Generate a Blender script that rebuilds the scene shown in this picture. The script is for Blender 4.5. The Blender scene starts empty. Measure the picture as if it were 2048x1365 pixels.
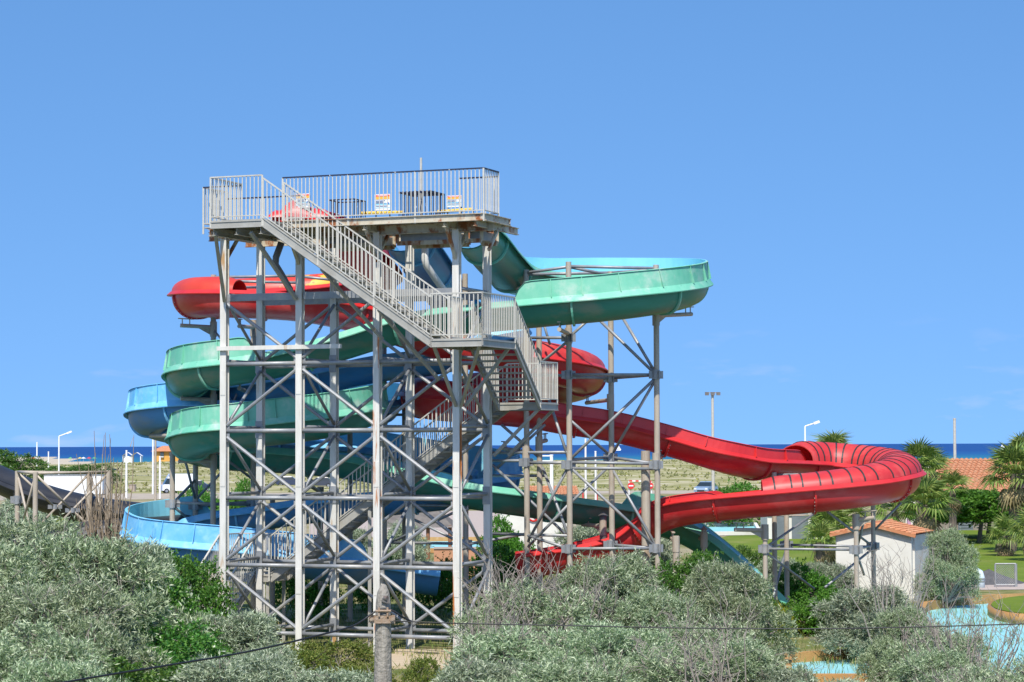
import bpy, math, random
import numpy as np
from mathutils import Vector, Matrix
# ------------------------------------------------------------------ camera, sky, sun, exposure
sc = bpy.context.scene
F = 4770.0                     # focal length in photo pixels (photo is 2048 wide)
CAMZ = 5.8
PITCH = math.atan(208 / F); ROLL = math.radians(0.215)
cam = bpy.data.cameras.new("camera"); camo = bpy.data.objects.new("camera", cam)
sc.collection.objects.link(camo); sc.camera = camo
cam.sensor_width = 36.0; cam.lens = 36.0 * F / 2048; cam.clip_start = 0.5; cam.clip_end = 90000
CM = Matrix.Rotation(math.pi / 2 + PITCH, 3, 'X') @ Matrix.Rotation(-ROLL, 3, 'Z')
camo.matrix_world = Matrix.Translation((0, 0, CAMZ)) @ CM.to_4x4()
SUN_EL = math.radians(52); SUN_AZ = math.radians(8)    # azimuth from straight behind the camera, towards its left
world = bpy.data.worlds.new("World"); sc.world = world; world.use_nodes = True
wn = world.node_tree.nodes; wl = world.node_tree.links
sky = wn.new('ShaderNodeTexSky'); sky.sky_type = 'NISHITA'; sky.sun_disc = False
sky.sun_elevation = SUN_EL; sky.sun_rotation = math.pi + SUN_AZ
sky.altitude = 0; sky.air_density = 1.0; sky.dust_density = 0.35; sky.ozone_density = 2.2
bg = wn['Background']; bg.inputs[1].default_value = 0.15
# sample the sky a little above each direction: clear, deep-blue seaside air down to the horizon
tcw = wn.new('ShaderNodeTexCoord'); add = wn.new('ShaderNodeVectorMath'); add.operation = 'ADD'; add.inputs[1].default_value = (0, 0, .31)
nrm = wn.new('ShaderNodeVectorMath'); nrm.operation = 'NORMALIZE'
wl.new(tcw.outputs['Generated'], add.inputs[0]); wl.new(add.outputs[0], nrm.inputs[0]); wl.new(nrm.outputs[0], sky.inputs[0])
hs = wn.new('ShaderNodeHueSaturation'); hs.inputs['Saturation'].default_value = 1.24
wl.new(sky.outputs[0], hs.inputs['Color']); 
tn = wn.new('ShaderNodeMix'); tn.data_type = 'RGBA'; tn.blend_type = 'MULTIPLY'; tn.inputs[0].default_value = 1; tn.inputs[7].default_value = (1.24, 1.16, 1.14, 1); wl.new(hs.outputs[0], tn.inputs[6])
# a few faint fair-weather puffs low over the sea
cm_ = wn.new('ShaderNodeMapping'); cm_.inputs['Scale'].default_value = (9, 9, 34); wl.new(tcw.outputs['Generated'], cm_.inputs[0])
cn = wn.new('ShaderNodeTexNoise'); cn.inputs['Scale'].default_value = 2.2; cn.inputs['Detail'].default_value = 7; wl.new(cm_.outputs[0], cn.inputs[0])
cr = wn.new('ShaderNodeMapRange'); cr.inputs[1].default_value = .60; cr.inputs[2].default_value = .78; cr.inputs[4].default_value = .32; wl.new(cn.outputs[0], cr.inputs[0])
sz = wn.new('ShaderNodeSeparateXYZ'); wl.new(tcw.outputs['Generated'], sz.inputs[0]); el = wn.new('ShaderNodeMapRange'); el.inputs[1].default_value = .06; el.inputs[2].default_value = .02; wl.new(sz.outputs[2], el.inputs[0])
mu = wn.new('ShaderNodeMath'); mu.operation = 'MULTIPLY'; wl.new(cr.outputs[0], mu.inputs[0]); wl.new(el.outputs[0], mu.inputs[1])
cx = wn.new('ShaderNodeMix'); cx.data_type = 'RGBA'; wl.new(mu.outputs[0], cx.inputs[0]); wl.new(tn.outputs[2], cx.inputs[6]); cx.inputs[7].default_value = (4.6, 4.3, 5.0, 1)
wl.new(cx.outputs[2], bg.inputs[0])
sun = bpy.data.lights.new("sun", 'SUN'); sun.energy = 4.4; sun.angle = math.radians(0.53); sun.color = (1.0, 0.955, 0.88)
suno = bpy.data.objects.new("sun", sun); sc.collection.objects.link(suno)
sd = Vector((-math.sin(SUN_AZ) * math.cos(SUN_EL), -math.cos(SUN_AZ) * math.cos(SUN_EL), math.sin(SUN_EL)))
suno.rotation_euler = sd.to_track_quat('Z', 'Y').to_euler()
vs = sc.view_settings; vs.view_transform = 'Standard'; vs.look = 'None'; vs.exposure = 0.4; vs.gamma = 1.0
try: vs.use_curve_mapping = False
except Exception: pass
sc.cycles.max_bounces = 6; sc.cycles.transparent_max_bounces = 4
# ------------------------------------------------------------------ helpers
col = sc.collection
def P(px, py, Y):
    """photo pixel + distance along the view axis -> world point"""
    d = CM @ Vector(((px - 1024) / F, (682.5 - py) / F, -1.0))
    s = Y / d.y
    return Vector((d.x * s, Y, CAMZ + d.z * s))
def G(px, py, z=0.0):
    """photo pixel on a horizontal plane"""
    d = CM @ Vector(((px - 1024) / F, (682.5 - py) / F, -1.0))
    s = (z - CAMZ) / d.z
    return Vector((d.x * s, d.y * s, z))
def V(*a): return Vector(a)
class MB:
    def __init__(s): s.v = []; s.f = []; s.m = []
    def add(s, vs_, fs, mi=0):
        o = len(s.v); s.v += [tuple(v) for v in vs_]
        for f in fs: s.f.append(tuple(i + o for i in f)); s.m.append(mi)
        return s
    def frame(s, p, q, up=None):
        t = (Vector(q) - Vector(p)).normalized()
        up = Vector(up) if up is not None else Vector((0, 0, 1))
        if abs(t.dot(up)) > 0.98: up = Vector((0, 1, 0))
        a = t.cross(up).normalized(); b = a.cross(t).normalized()
        return t, a, b
    def bar(s, p, q, w, h, up=None, mi=0):
        p = Vector(p); q = Vector(q); t, a, b = s.frame(p, q, up)
        vs_ = [c + a * (x * w / 2) + b * (y * h / 2) for c in (p, q) for x, y in ((-1, -1), (1, -1), (1, 1), (-1, 1))]
        return s.add(vs_, [(3, 2, 1, 0), (4, 5, 6, 7)] + [(i, (i + 1) % 4, 4 + (i + 1) % 4, 4 + i) for i in range(4)], mi)
    def prof(s, p, q, pts, up=None, mi=0, caps=True):
        p = Vector(p); q = Vector(q); t, a, b = s.frame(p, q, up); n = len(pts)
        vs_ = [c + a * x + b * y for c in (p, q) for x, y in pts]
        fs = [(i, (i + 1) % n, n + (i + 1) % n, n + i) for i in range(n)]
        if caps: fs += [tuple(range(n - 1, -1, -1)), tuple(range(n, 2 * n))]
        return s.add(vs_, fs, mi)
    def tube(s, p, q, r, n=8, r2=None, mi=0, caps=True):
        p = Vector(p); q = Vector(q); t, a, b = s.frame(p, q); r2 = r if r2 is None else r2
        vs_ = [c + a * (rr * math.cos(k * 2 * math.pi / n)) + b * (rr * math.sin(k * 2 * math.pi / n)) for c, rr in ((p, r), (q, r2)) for k in range(n)]
        fs = [(k, (k + 1) % n, n + (k + 1) % n, n + k) for k in range(n)]
        if caps: fs += [tuple(range(n - 1, -1, -1)), tuple(range(n, 2 * n))]
        return s.add(vs_, fs, mi)
    def path(s, pts, r, n=6, mi=0):
        pts = [Vector(p) for p in pts]; rs = r if isinstance(r, (list, tuple)) else [r] * len(pts); o = len(s.v); a = None
        for i, p in enumerate(pts):
            t = (pts[min(i + 1, len(pts) - 1)] - pts[max(i - 1, 0)]).normalized()
            if a is None: a = t.cross(Vector((0.3, 0.2, 1))).normalized() if abs(t.z) > .9 else t.cross(Vector((0, 0, 1))).normalized()
            a = (a - t * a.dot(t)).normalized(); b = t.cross(a)
            s.v += [tuple(p + a * (rs[i] * math.cos(k * 2 * math.pi / n)) + b * (rs[i] * math.sin(k * 2 * math.pi / n))) for k in range(n)]
        for i in range(len(pts) - 1):
            for k in range(n):
                s.f.append((o + i * n + k, o + i * n + (k + 1) % n, o + (i + 1) * n + (k + 1) % n, o + (i + 1) * n + k)); s.m.append(mi)
        s.f.append(tuple(o + k for k in range(n - 1, -1, -1))); s.m.append(mi)
        s.f.append(tuple(o + (len(pts) - 1) * n + k for k in range(n))); s.m.append(mi)
        return s
    def box(s, lo, hi, mi=0):
        x0, y0, z0 = lo; x1, y1, z1 = hi
        return s.add([(x0, y0, z0), (x1, y0, z0), (x1, y1, z0), (x0, y1, z0), (x0, y0, z1), (x1, y0, z1), (x1, y1, z1), (x0, y1, z1)],
                     [(3, 2, 1, 0), (4, 5, 6, 7), (0, 1, 5, 4), (1, 2, 6, 5), (2, 3, 7, 6), (3, 0, 4, 7)], mi)
    def slab(s, corners, z0, z1, mi=0):
        n = len(corners)
        vs_ = [(c[0], c[1], z0) for c in corners] + [(c[0], c[1], z1) for c in corners]
        return s.add(vs_, [tuple(range(n - 1, -1, -1)), tuple(range(n, 2 * n))] + [(i, (i + 1) % n, n + (i + 1) % n, n + i) for i in range(n)], mi)
    def build(s, name, mats, parent=None, smooth=False, **tg):
        me = bpy.data.meshes.new(name); me.from_pydata(s.v, [], s.f)
        for m in (mats if isinstance(mats, (list, tuple)) else [mats]): me.materials.append(m)
        if any(s.m): me.polygons.foreach_set('material_index', s.m)
        if smooth: me.polygons.foreach_set('use_smooth', [True] * len(s.f))
        me.update()
        return link(name, me, parent, **tg)
def link(name, me, parent=None, loc=None, **tg):
    o = bpy.data.objects.new(name, me); col.objects.link(o)
    if parent is not None:
        o.parent = parent
        if parent.type == 'EMPTY': o.matrix_parent_inverse = Matrix.Translation(-Vector(parent.location))
    if loc is not None: o.location = loc
    return tag(o, **tg)
def tag(o, label=None, cat=None, group=None, kind=None):
    if label: o['label'] = label
    if cat: o['category'] = cat
    if group: o['group'] = group
    if kind: o['kind'] = kind
    return o
def thing(name, loc, label, cat, group=None):
    e = bpy.data.objects.new(name, None); col.objects.link(e); e.location = loc; e.empty_display_size = .2
    return tag(e, label, cat, group)
def copy_thing(root, loc, rz=None, label=None, group=None, scale=None):
    r = root.copy(); col.objects.link(r); r.location = loc
    if rz is not None: r.rotation_euler = (0, 0, rz)
    if scale is not None: r.scale = scale if hasattr(scale, '__len__') else (scale,) * 3
    tag(r, label, None, group)
    for ch in list(root.children):
        c = ch.copy(); col.objects.link(c); c.parent = r
        for g in ch.children:
            d = g.copy(); col.objects.link(d); d.parent = c
    return r
# ------------------------------------------------------------------ materials
def S(r, g, b):
    f = lambda c: (c / 255) / 12.92 if c <= 10 else ((c / 255 + .055) / 1.055) ** 2.4
    return (f(r), f(g), f(b), 1)
def mat(name, c1, c2=None, scale=3.0, rough=.5, metal=0.0, bump=0.0, bscale=40.0, c3=None, s3=1.2, t3=(.6, .72), spec=.5, stretch=(1, 1, 1), coat=0.0, detail=6.0, emis=None):
    m = bpy.data.materials.new(name); m.use_nodes = True; nt = m.node_tree; n = nt.nodes; l = nt.links
    b = n['Principled BSDF']; b.inputs['Roughness'].default_value = rough; b.inputs['Metallic'].default_value = metal
    b.inputs['Specular IOR Level'].default_value = spec; b.inputs['Coat Weight'].default_value = coat
    b.inputs['Base Color'].default_value = c1
    tc = n.new('ShaderNodeTexCoord'); mp = n.new('ShaderNodeMapping'); mp.inputs['Scale'].default_value = stretch
    l.new(tc.outputs['Object'], mp.inputs[0]); src = None
    if c2 is not None:
        no = n.new('ShaderNodeTexNoise'); no.inputs['Scale'].default_value = scale; no.inputs['Detail'].default_value = detail; no.inputs['Roughness'].default_value = .65
        l.new(mp.outputs[0], no.inputs[0])
        rp = n.new('ShaderNodeValToRGB'); rp.color_ramp.elements[0].position = .33; rp.color_ramp.elements[1].position = .67
        rp.color_ramp.elements[0].color = c1; rp.color_ramp.elements[1].color = c2
        l.new(no.outputs[0], rp.inputs[0]); src = rp.outputs[0]
    if c3 is not None:
        n3 = n.new('ShaderNodeTexNoise'); n3.inputs['Scale'].default_value = s3; n3.inputs['Detail'].default_value = 8; n3.inputs['Roughness'].default_value = .6
        l.new(mp.outputs[0], n3.inputs[0])
        mr = n.new('ShaderNodeMapRange'); mr.inputs[1].default_value = t3[0]; mr.inputs[2].default_value = t3[1]
        l.new(n3.outputs[0], mr.inputs[0])
        mx = n.new('ShaderNodeMix'); mx.data_type = 'RGBA'; l.new(mr.outputs[0], mx.inputs[0])
        if src: l.new(src, mx.inputs[6])
        else: mx.inputs[6].default_value = c1
        mx.inputs[7].default_value = c3; src = mx.outputs[2]
    if src: l.new(src, b.inputs['Base Color'])
    if bump:
        nb = n.new('ShaderNodeTexNoise'); nb.inputs['Scale'].default_value = bscale; nb.inputs['Detail'].default_value = 5; l.new(tc.outputs['Object'], nb.inputs[0])
        bp = n.new('ShaderNodeBump'); bp.inputs['Strength'].default_value = bump; bp.inputs['Distance'].default_value = .05
        l.new(nb.outputs[0], bp.inputs['Height']); l.new(bp.outputs[0], b.inputs['Normal'])
    return m
def leafmat(name, cols, trans=.35, rough=.55, spec=.3):
    """leaf colours picked per leaf (island), plus light passing through the blade"""
    m = bpy.data.materials.new(name); m.use_nodes = True; nt = m.node_tree; n = nt.nodes; l = nt.links
    b = n['Principled BSDF']; b.inputs['Roughness'].default_value = rough; b.inputs['Specular IOR Level'].default_value = spec
    ge = n.new('ShaderNodeNewGeometry'); rp = n.new('ShaderNodeValToRGB'); e = rp.color_ramp.elements
    while len(e) < len(cols): e.new(.5)
    for i, c in enumerate(cols): e[i].position = i / max(1, len(cols) - 1); e[i].color = c
    l.new(ge.outputs['Random Per Island'], rp.inputs[0])
    oi = n.new('ShaderNodeObjectInfo'); hv = n.new('ShaderNodeHueSaturation'); l.new(rp.outputs[0], hv.inputs['Color'])      # each plant a little different
    for inp, a, c in (('Hue', .49, .52), ('Value', .92, 1.3)):
        q = n.new('ShaderNodeMapRange'); q.inputs[3].default_value = a; q.inputs[4].default_value = c; l.new(oi.outputs['Random'], q.inputs[0]); l.new(q.outputs[0], hv.inputs[inp])
    l.new(hv.outputs[0], b.inputs['Base Color'])
    tr = n.new('ShaderNodeBsdfTranslucent'); l.new(hv.outputs[0], tr.inputs[0])
    mx = n.new('ShaderNodeMixShader'); mx.inputs[0].default_value = trans
    l.new(b.outputs[0], mx.inputs[1]); l.new(tr.outputs[0], mx.inputs[2]); l.new(mx.outputs[0], n['Material Output'].inputs[0])
    return m
RUST = (.20, .07, .018, 1)
M = dict(
 white_steel=mat('white_steel', (.68, .655, .60, 1), (.54, .52, .455, 1), 2.2, .45, c3=(.42, .24, .09, 1), s3=1.1, t3=(.60, .70), stretch=(2.4, 2.4, .42), bump=.06),
 rusty_column=mat('rusty_column', (.68, .655, .60, 1), (.54, .52, .455, 1), 2.2, .45, c3=(.42, .15, .04, 1), s3=1.0, t3=(.60, .66), stretch=(6, 6, .5), bump=.06),
 rusty_steel=mat('rusty_steel', (.52, .48, .38, 1), (.42, .36, .25, 1), 3, .55, c3=(.26, .085, .02, 1), s3=1.9, t3=(.50, .60), stretch=(1.6, 1.6, .9), bump=.1),
 galv=mat('galv', (.30, .31, .315, 1), (.22, .23, .24, 1), 4, .45, .2, bump=.05, c3=(.38, .36, .32, 1), s3=2.2, t3=(.5, .7)),
 stair=mat('stair', (.37, .36, .32, 1), (.28, .265, .225, 1), 2.5, .5, bump=.06, c3=(.28, .19, .10, 1), s3=1.9, t3=(.66, .78)),
 rail=mat('rail', (.52, .50, .44, 1), (.42, .40, .34, 1), 6, .45, c3=(.36, .24, .12, 1), s3=3, t3=(.66, .8)),
 navy=mat('navy', (.012, .016, .04, 1), (.02, .025, .06, 1), 8, .5, c3=(.55, .55, .52, 1), s3=9, t3=(.64, .68)),
 rust_orange=mat('rust_orange', (.52, .20, .05, 1), (.34, .11, .03, 1), 5, .85, c3=(.60, .44, .24, 1), s3=4, t3=(.55, .65), stretch=(2, 2, .6)),
 beige=mat('beige', (.45, .39, .31, 1), (.35, .29, .22, 1), 2.6, .5, c3=(.30, .20, .12, 1), s3=1.5, t3=(.62, .8), stretch=(2, 2, .6), bump=.05),
 dark_steel=mat('dark_steel', (.16, .15, .14, 1), (.11, .10, .09, 1), 4, .5, c3=RUST, s3=2, t3=(.6, .75)),
 red=mat('red', (.50, .016, .022, 1), (.57, .032, .036, 1), .8, .38, c3=(.60, .11, .10, 1), s3=.9, t3=(.48, .72), coat=.06, bump=.015, stretch=(.8, .8, 1.4)),
 red_lip=mat('red_lip', (.58, .032, .03, 1), (.50, .018, .02, 1), 1.2, .4),
 red_in=mat('red_in', (.52, .022, .028, 1), (.60, .05, .05, 1), 1.2, .4),
 red_cover=mat('red_cover', (.53, .040, .036, 1), (.47, .024, .026, 1), 1.1, .48, c3=(.60, .10, .08, 1), s3=1.3, t3=(.5, .75)),
 red_orange=mat('red_orange', (.58, .055, .022, 1), (.52, .035, .020, 1), 1.5, .45, c3=(.74, .40, .05, 1), s3=3.0, t3=(.68, .70)),
 red_flaked=mat('red_flaked', (.60, .06, .022, 1), (.56, .035, .022, 1), 1.5, .45, c3=(.78, .42, .05, 1), s3=.9, t3=(.545, .575), stretch=(.8, 1.6, 1.6)),
 green=mat('green', (.028, .20, .135, 1), (.045, .23, .165, 1), .9, .42, c3=(.22, .24, .17, 1), s3=.8, t3=(.52, .72), bump=.02, stretch=(.6, .6, 1.6)),
 green_lip=mat('green_lip', (.11, .43, .285, 1), (.19, .49, .35, 1), 1.5, .55, c3=(.40, .53, .44, 1), s3=1.6, t3=(.52, .74)),
 green_in=mat('green_in', (.21, .56, .66, 1), (.27, .63, .74, 1), .7, .35),
 blue=mat('blue', (.045, .195, .41, 1), (.06, .235, .47, 1), .9, .42, c3=(.18, .23, .24, 1), s3=.8, t3=(.52, .74), bump=.02, stretch=(.6, .6, 1.6)),
 blue_lip=mat('blue_lip', (.10, .40, .70, 1), (.20, .50, .76, 1), 1.8, .55, c3=(.30, .58, .78, 1), s3=2.6, t3=(.52, .75)),
 blue_in=mat('blue_in', (.22, .58, .70, 1), (.28, .66, .78, 1), .7, .35),
 black_fib=mat('black_fib', (.010, .010, .012, 1), (.018, .018, .020, 1), 1, .35),
 black_lip=mat('black_lip', (.028, .028, .031, 1), (.018, .018, .02, 1), 1.4, .45),
 black=mat('black', (.02, .018, .018, 1), (.035, .03, .03, 1), 6, .55),
)
# ------------------------------------------------------------------ water slides
def catmull(pts, step=.16):
    pts = [Vector(p) for p in pts]; n = len(pts); out = []; idx = []
    for i in range(n - 1):
        p0 = pts[i - 1] if i > 0 else pts[0] * 2 - pts[1]
        p1, p2 = pts[i], pts[i + 1]
        p3 = pts[i + 2] if i + 2 < n else pts[-1] * 2 - pts[-2]
        k = max(2, int((p2 - p1).length / step))
        a = .5; t0 = 0; t1 = t0 + max(1e-4, (p1 - p0).length ** a); t2 = t1 + max(1e-4, (p2 - p1).length ** a); t3 = t2 + max(1e-4, (p3 - p2).length ** a)
        for j in range(k + (1 if i == n - 2 else 0)):
            t = t1 + (t2 - t1) * j / k
            A1 = p0 * ((t1 - t) / (t1 - t0)) + p1 * ((t - t0) / (t1 - t0)); A2 = p1 * ((t2 - t) / (t2 - t1)) + p2 * ((t - t1) / (t2 - t1)); A3 = p2 * ((t3 - t) / (t3 - t2)) + p3 * ((t - t2) / (t3 - t2))
            B1 = A1 * ((t2 - t) / (t2 - t0)) + A2 * ((t - t0) / (t2 - t0)); B2 = A2 * ((t3 - t) / (t3 - t1)) + A3 * ((t - t1) / (t3 - t1))
            out.append(B1 * ((t2 - t) / (t2 - t1)) + B2 * ((t - t1) / (t2 - t1))); idx.append(i + j / k)
    for _ in range(5):       # soften kinks
        out = [out[0]] + [(out[i - 1] + out[i] * 2 + out[i + 1]) * .25 for i in range(1, len(out) - 1)] + [out[-1]]
    return out, idx
def loft(mb, rings, mi=0, close=False, flip=False):
    n = len(rings[0]); o = len(mb.v)
    for r in rings: mb.v += [tuple(p) for p in r]
    for i in range(len(rings) - 1):
        for k in range(n if close else n - 1):
            f = (o + i * n + k, o + i * n + (k + 1) % n, o + (i + 1) * n + (k + 1) % n, o + (i + 1) * n + k)
            mb.f.append(f[::-1] if flip else f); mb.m.append(mi)
def slide(root, pts, w, dep, ms, guards=(), covers=(), depths=None, lip=(.16, .15), joint_every=3.2, joint_off=1.0, cover_mats=None, bands=(), bolts=False, ribs=.8):
    """sweep a flume along pts. guards: (i0,i1,side,h); covers: (i0,i1,h,material); bands: (i0,i1)."""
    pos, idx = catmull(pts); N = len(pos)
    fr = []
    for i in range(N):
        t = (pos[min(i + 1, N - 1)] - pos[max(i - 1, 0)]).normalized()
        s = t.cross(Vector((0, 0, 1))).normalized(); fr.append((t, s, s.cross(t)))
    arc = [0.0]
    for i in range(1, N): arc.append(arc[-1] + (pos[i] - pos[i - 1]).length)
    def dp(i):
        if depths is None: return dep
        k = int(idx[i]); f = idx[i] - k; a = depths[min(k, len(depths) - 1)]; b = depths[min(k + 1, len(depths) - 1)]
        return a + (b - a) * f
    def ring(i, prof, dt=0.0): t, s, u = fr[i]; return [pos[i] + t * dt + s * x + u * y for x, y in prof]
    K = 18
    def tro(d, off=0.0):
        out = []
        for k in range(K + 1):
            a = math.pi * k / K; c, sn = math.cos(a), math.sin(a)
            out.append(((w + off) * math.copysign(abs(c) ** .86, c), -(d + off) * abs(sn) ** .86))
        return out
    mb = MB()
    loft(mb, [ring(i, tro(dp(i))) for i in range(N)], 0)
    loft(mb, [ring(i, tro(dp(i), -.035)) for i in range(N)], 1, flip=True)
    flume = mb.build('trough', [ms[0], ms[1]], root, True)
    rng = lambda a, b: [i for i in range(N) if a <= idx[i] <= b]
    lw, ld = lip
    for sgn in (-1, 1):
        m2 = MB(); loft(m2, [ring(i, [(sgn * (w - .04), .0), (sgn * (w + .03), .03), (sgn * (w + lw), -ld), (sgn * (w + lw - .01), -ld - .03), (sgn * (w - .01), -.02)]) for i in range(N)], 0, flip=(sgn < 0))
        m2.build('lip', ms[2], root)
    for g in guards:
        i0, i1, side, h = g[:4]; ii = rng(i0, i1)
        if side == 0:        # outer side of the bend
            tot = sum((fr[ii[k]][0].cross(fr[ii[k + 1]][0])).z for k in range(len(ii) - 1)); side = 1 if tot > 0 else -1
        r0 = g[4] if len(g) > 4 else .45
        def gh(i):
            a = min(arc[i] - arc[ii[0]], arc[ii[-1]] - arc[i]); x = min(1, a / r0); return h * max(.02, math.sin(x * math.pi / 2) ** .8)
        m2 = MB(); R1 = [ring(i, [(side * (w + .02), .0), (side * (w + .02 - .10 * gh(i)), gh(i)), (side * (w + .06 - .10 * gh(i)), gh(i) - .02)]) for i in ii]
        R2 = [ring(i, [(side * (w - .025), .0), (side * (w - .025 - .10 * gh(i)), gh(i) - .005), (side * (w + .02 - .10 * gh(i)), gh(i))]) for i in ii]
        loft(m2, R1, 0); loft(m2, R2, 1)
        gd = m2.build('guard_wall', [ms[2], ms[2] if len(g) > 5 else ms[1]], root, False)
        nr = int((arc[ii[-1]] - arc[ii[0]]) / ribs)
        for k in range(1, nr):
            a = arc[ii[0]] + k * (arc[ii[-1]] - arc[ii[0]]) / nr; i = min(ii, key=lambda q: abs(arc[q] - a))
            if gh(i) < h * .85: continue
            m3 = MB(); hh = gh(i)
            A = ring(i, [(side * (w + .02), .02), (side * (w + .10), .02), (side * (w + .05 - .10 * hh), hh), (side * (w + .02 - .10 * hh), hh)], -.011)
            B = ring(i, [(side * (w + .02), .02), (side * (w + .10), .02), (side * (w + .05 - .10 * hh), hh), (side * (w + .02 - .10 * hh), hh)], .011)
            m3.add(A + B, [(0, 1, 2, 3), (7, 6, 5, 4)] + [(q, (q + 1) % 4, 4 + (q + 1) % 4, 4 + q) for q in range(4)]); m3.build('rib', ms[2], gd)
    for c in covers:
        i0, i1, h, cm = c; ii = rng(i0, i1); h0, h1 = h if isinstance(h, tuple) else (h, h)
        def arch(hh, off=0): return [((w + off) * math.cos(math.pi * k / 12), (hh + off) * math.sin(math.pi * k / 12) + .03) for k in range(13)]
        def ch(i):
            a = min(arc[i] - arc[ii[0]], arc[ii[-1]] - arc[i]); f = (idx[i] - i0) / (i1 - i0); f = f * f * (3 - 2 * f); return (h0 + (h1 - h0) * f) * (.8 + .2 * min(1, a / .4))
        m2 = MB(); loft(m2, [ring(i, arch(ch(i))) for i in ii], 0, flip=True); loft(m2, [ring(i, arch(ch(i), -.03)) for i in ii], 1)
        for i in (ii[0], ii[-1]): loft(m2, [ring(i, arch(ch(i))), ring(i, arch(ch(i), -.03))], 0)
        cv = m2.build('cover', [cm, ms[1]], root, True)
        for b0, b1, sp in bands:
            if not (b0 >= i0 and b1 <= i1): continue
            jj = rng(b0, b1); nb = int((arc[jj[-1]] - arc[jj[0]]) / sp)
            for k in range(nb + 1):
                a = arc[jj[0]] + k * sp; i = min(jj, key=lambda q: abs(arc[q] - a))
                m3 = MB(); loft(m3, [ring(i, arch(ch(i), .006), -.027), ring(i, arch(ch(i), .014), -.027), ring(i, arch(ch(i), .014), .027), ring(i, arch(ch(i), .006), .027)], 0, flip=True); m3.build('strap', M['black'], cv)
    a = joint_off
    while a < arc[-1] - .3:
        i = min(range(N), key=lambda q: abs(arc[q] - a)); d = dp(i); m3 = MB()
        loft(m3, [ring(i, tro(d, .004), -.035), ring(i, tro(d, .062), -.03), ring(i, tro(d, .062), .03), ring(i, tro(d, .004), .035)], 0)
        if bolts:
            for k in range(2, K - 1):
                for dt in (.038,):
                    x, y = tro(d, .035)[k]; q = ring(i, [(x, y)], dt)[0]; m3.box(q - V(.011, .011, .011), q + V(.011, .011, .011), 1)
        m3.build('joint_flange', [ms[2], M['rail']] if bolts else [ms[2]], root); a += joint_every
    return pos, idx
GR = [(938, 446, 70.2), (962, 468, 71.6), (992, 505, 73.4), (1030, 538, 75.2), (1100, 549, 76.9), (1200, 548, 77.4), (1300, 549, 77.2), (1345, 552, 76.4), (1372, 559, 74.3), (1345, 570, 72.3), (1290, 580, 71.5), (1200, 591, 71.3), (1100, 600, 71.4), (1030, 607, 71.7), (940, 616, 72.3), (850, 627, 73), (811, 634, 73.2), (750, 648, 73.3), (680, 670, 73.3), (600, 692, 73.3), (540, 707, 73.3), (445, 723, 73.3), (400, 731, 74), (376, 744, 75.8), (402, 762, 77.6), (460, 774, 78.3), (560, 784, 78.3), (660, 790, 78.1), (705, 794, 77.3), (727, 801, 75.7), (705, 812, 74.1), (660, 824, 73.5), (590, 834, 73.3), (513, 843, 73.3), (441, 852, 73.4), (404, 859, 74.2), (382, 872, 75.9), (408, 885, 77.6), (460, 893, 78.2), (560, 898, 78.2), (660, 906, 77.7), (745, 917, 77), (800, 931, 76.3), (875, 949, 75.6), (934, 966, 75.2), (1060, 985, 75.6), (1129, 996, 76.2), (1211, 1006, 76.8), (1300, 1018, 77), (1365, 1036, 77), (1410, 1058, 76.8), (1450, 1087, 76.7), (1490, 1122, 76.6), (1535, 1165, 76.5), (1570, 1200, 76.5)]
BL = [(802, 452, 70.8), (822, 476, 72.2), (848, 512, 74.2), (876, 556, 76.4), (918, 600, 78.9), (975, 632, 80), (1000, 648, 79.4), (1012, 658, 77.8), (990, 668, 76.4), (940, 684, 76), (865, 701, 75.8), (790, 710, 75.8), (745, 716, 75.8), (660, 735, 75.9), (580, 752, 76.1), (515, 764, 76.7), (490, 772, 78), (530, 780, 79.6), (610, 786, 80.2), (690, 790, 80.1), (745, 795, 79.4), (760, 800, 78.1), (730, 806, 77.2), (600, 808, 77), (440, 803, 77), (370, 803, 77.3), (320, 810, 77.8), (298, 821, 79.3), (325, 836, 81.2), (400, 852, 82.2), (530, 872, 82), (640, 884, 81.4), (745, 896, 80.6), (860, 914, 80), (950, 928, 79.4), (985, 938, 78.6), (998, 945, 77.5), (970, 955, 76.9), (920, 967, 77), (820, 978, 77.1), (743, 986, 77.3), (660, 994, 77.5), (589, 1002, 77.6), (484, 1018, 77.6), (392, 1030, 77.5), (325, 1042, 76.9), (294, 1056, 75.1), (325, 1075, 73.3), (380, 1083, 72.8), (500, 1094, 72.7), (600, 1104, 72.7), (690, 1116, 72.7), (780, 1127, 72.9), (880, 1140, 73)]
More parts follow.
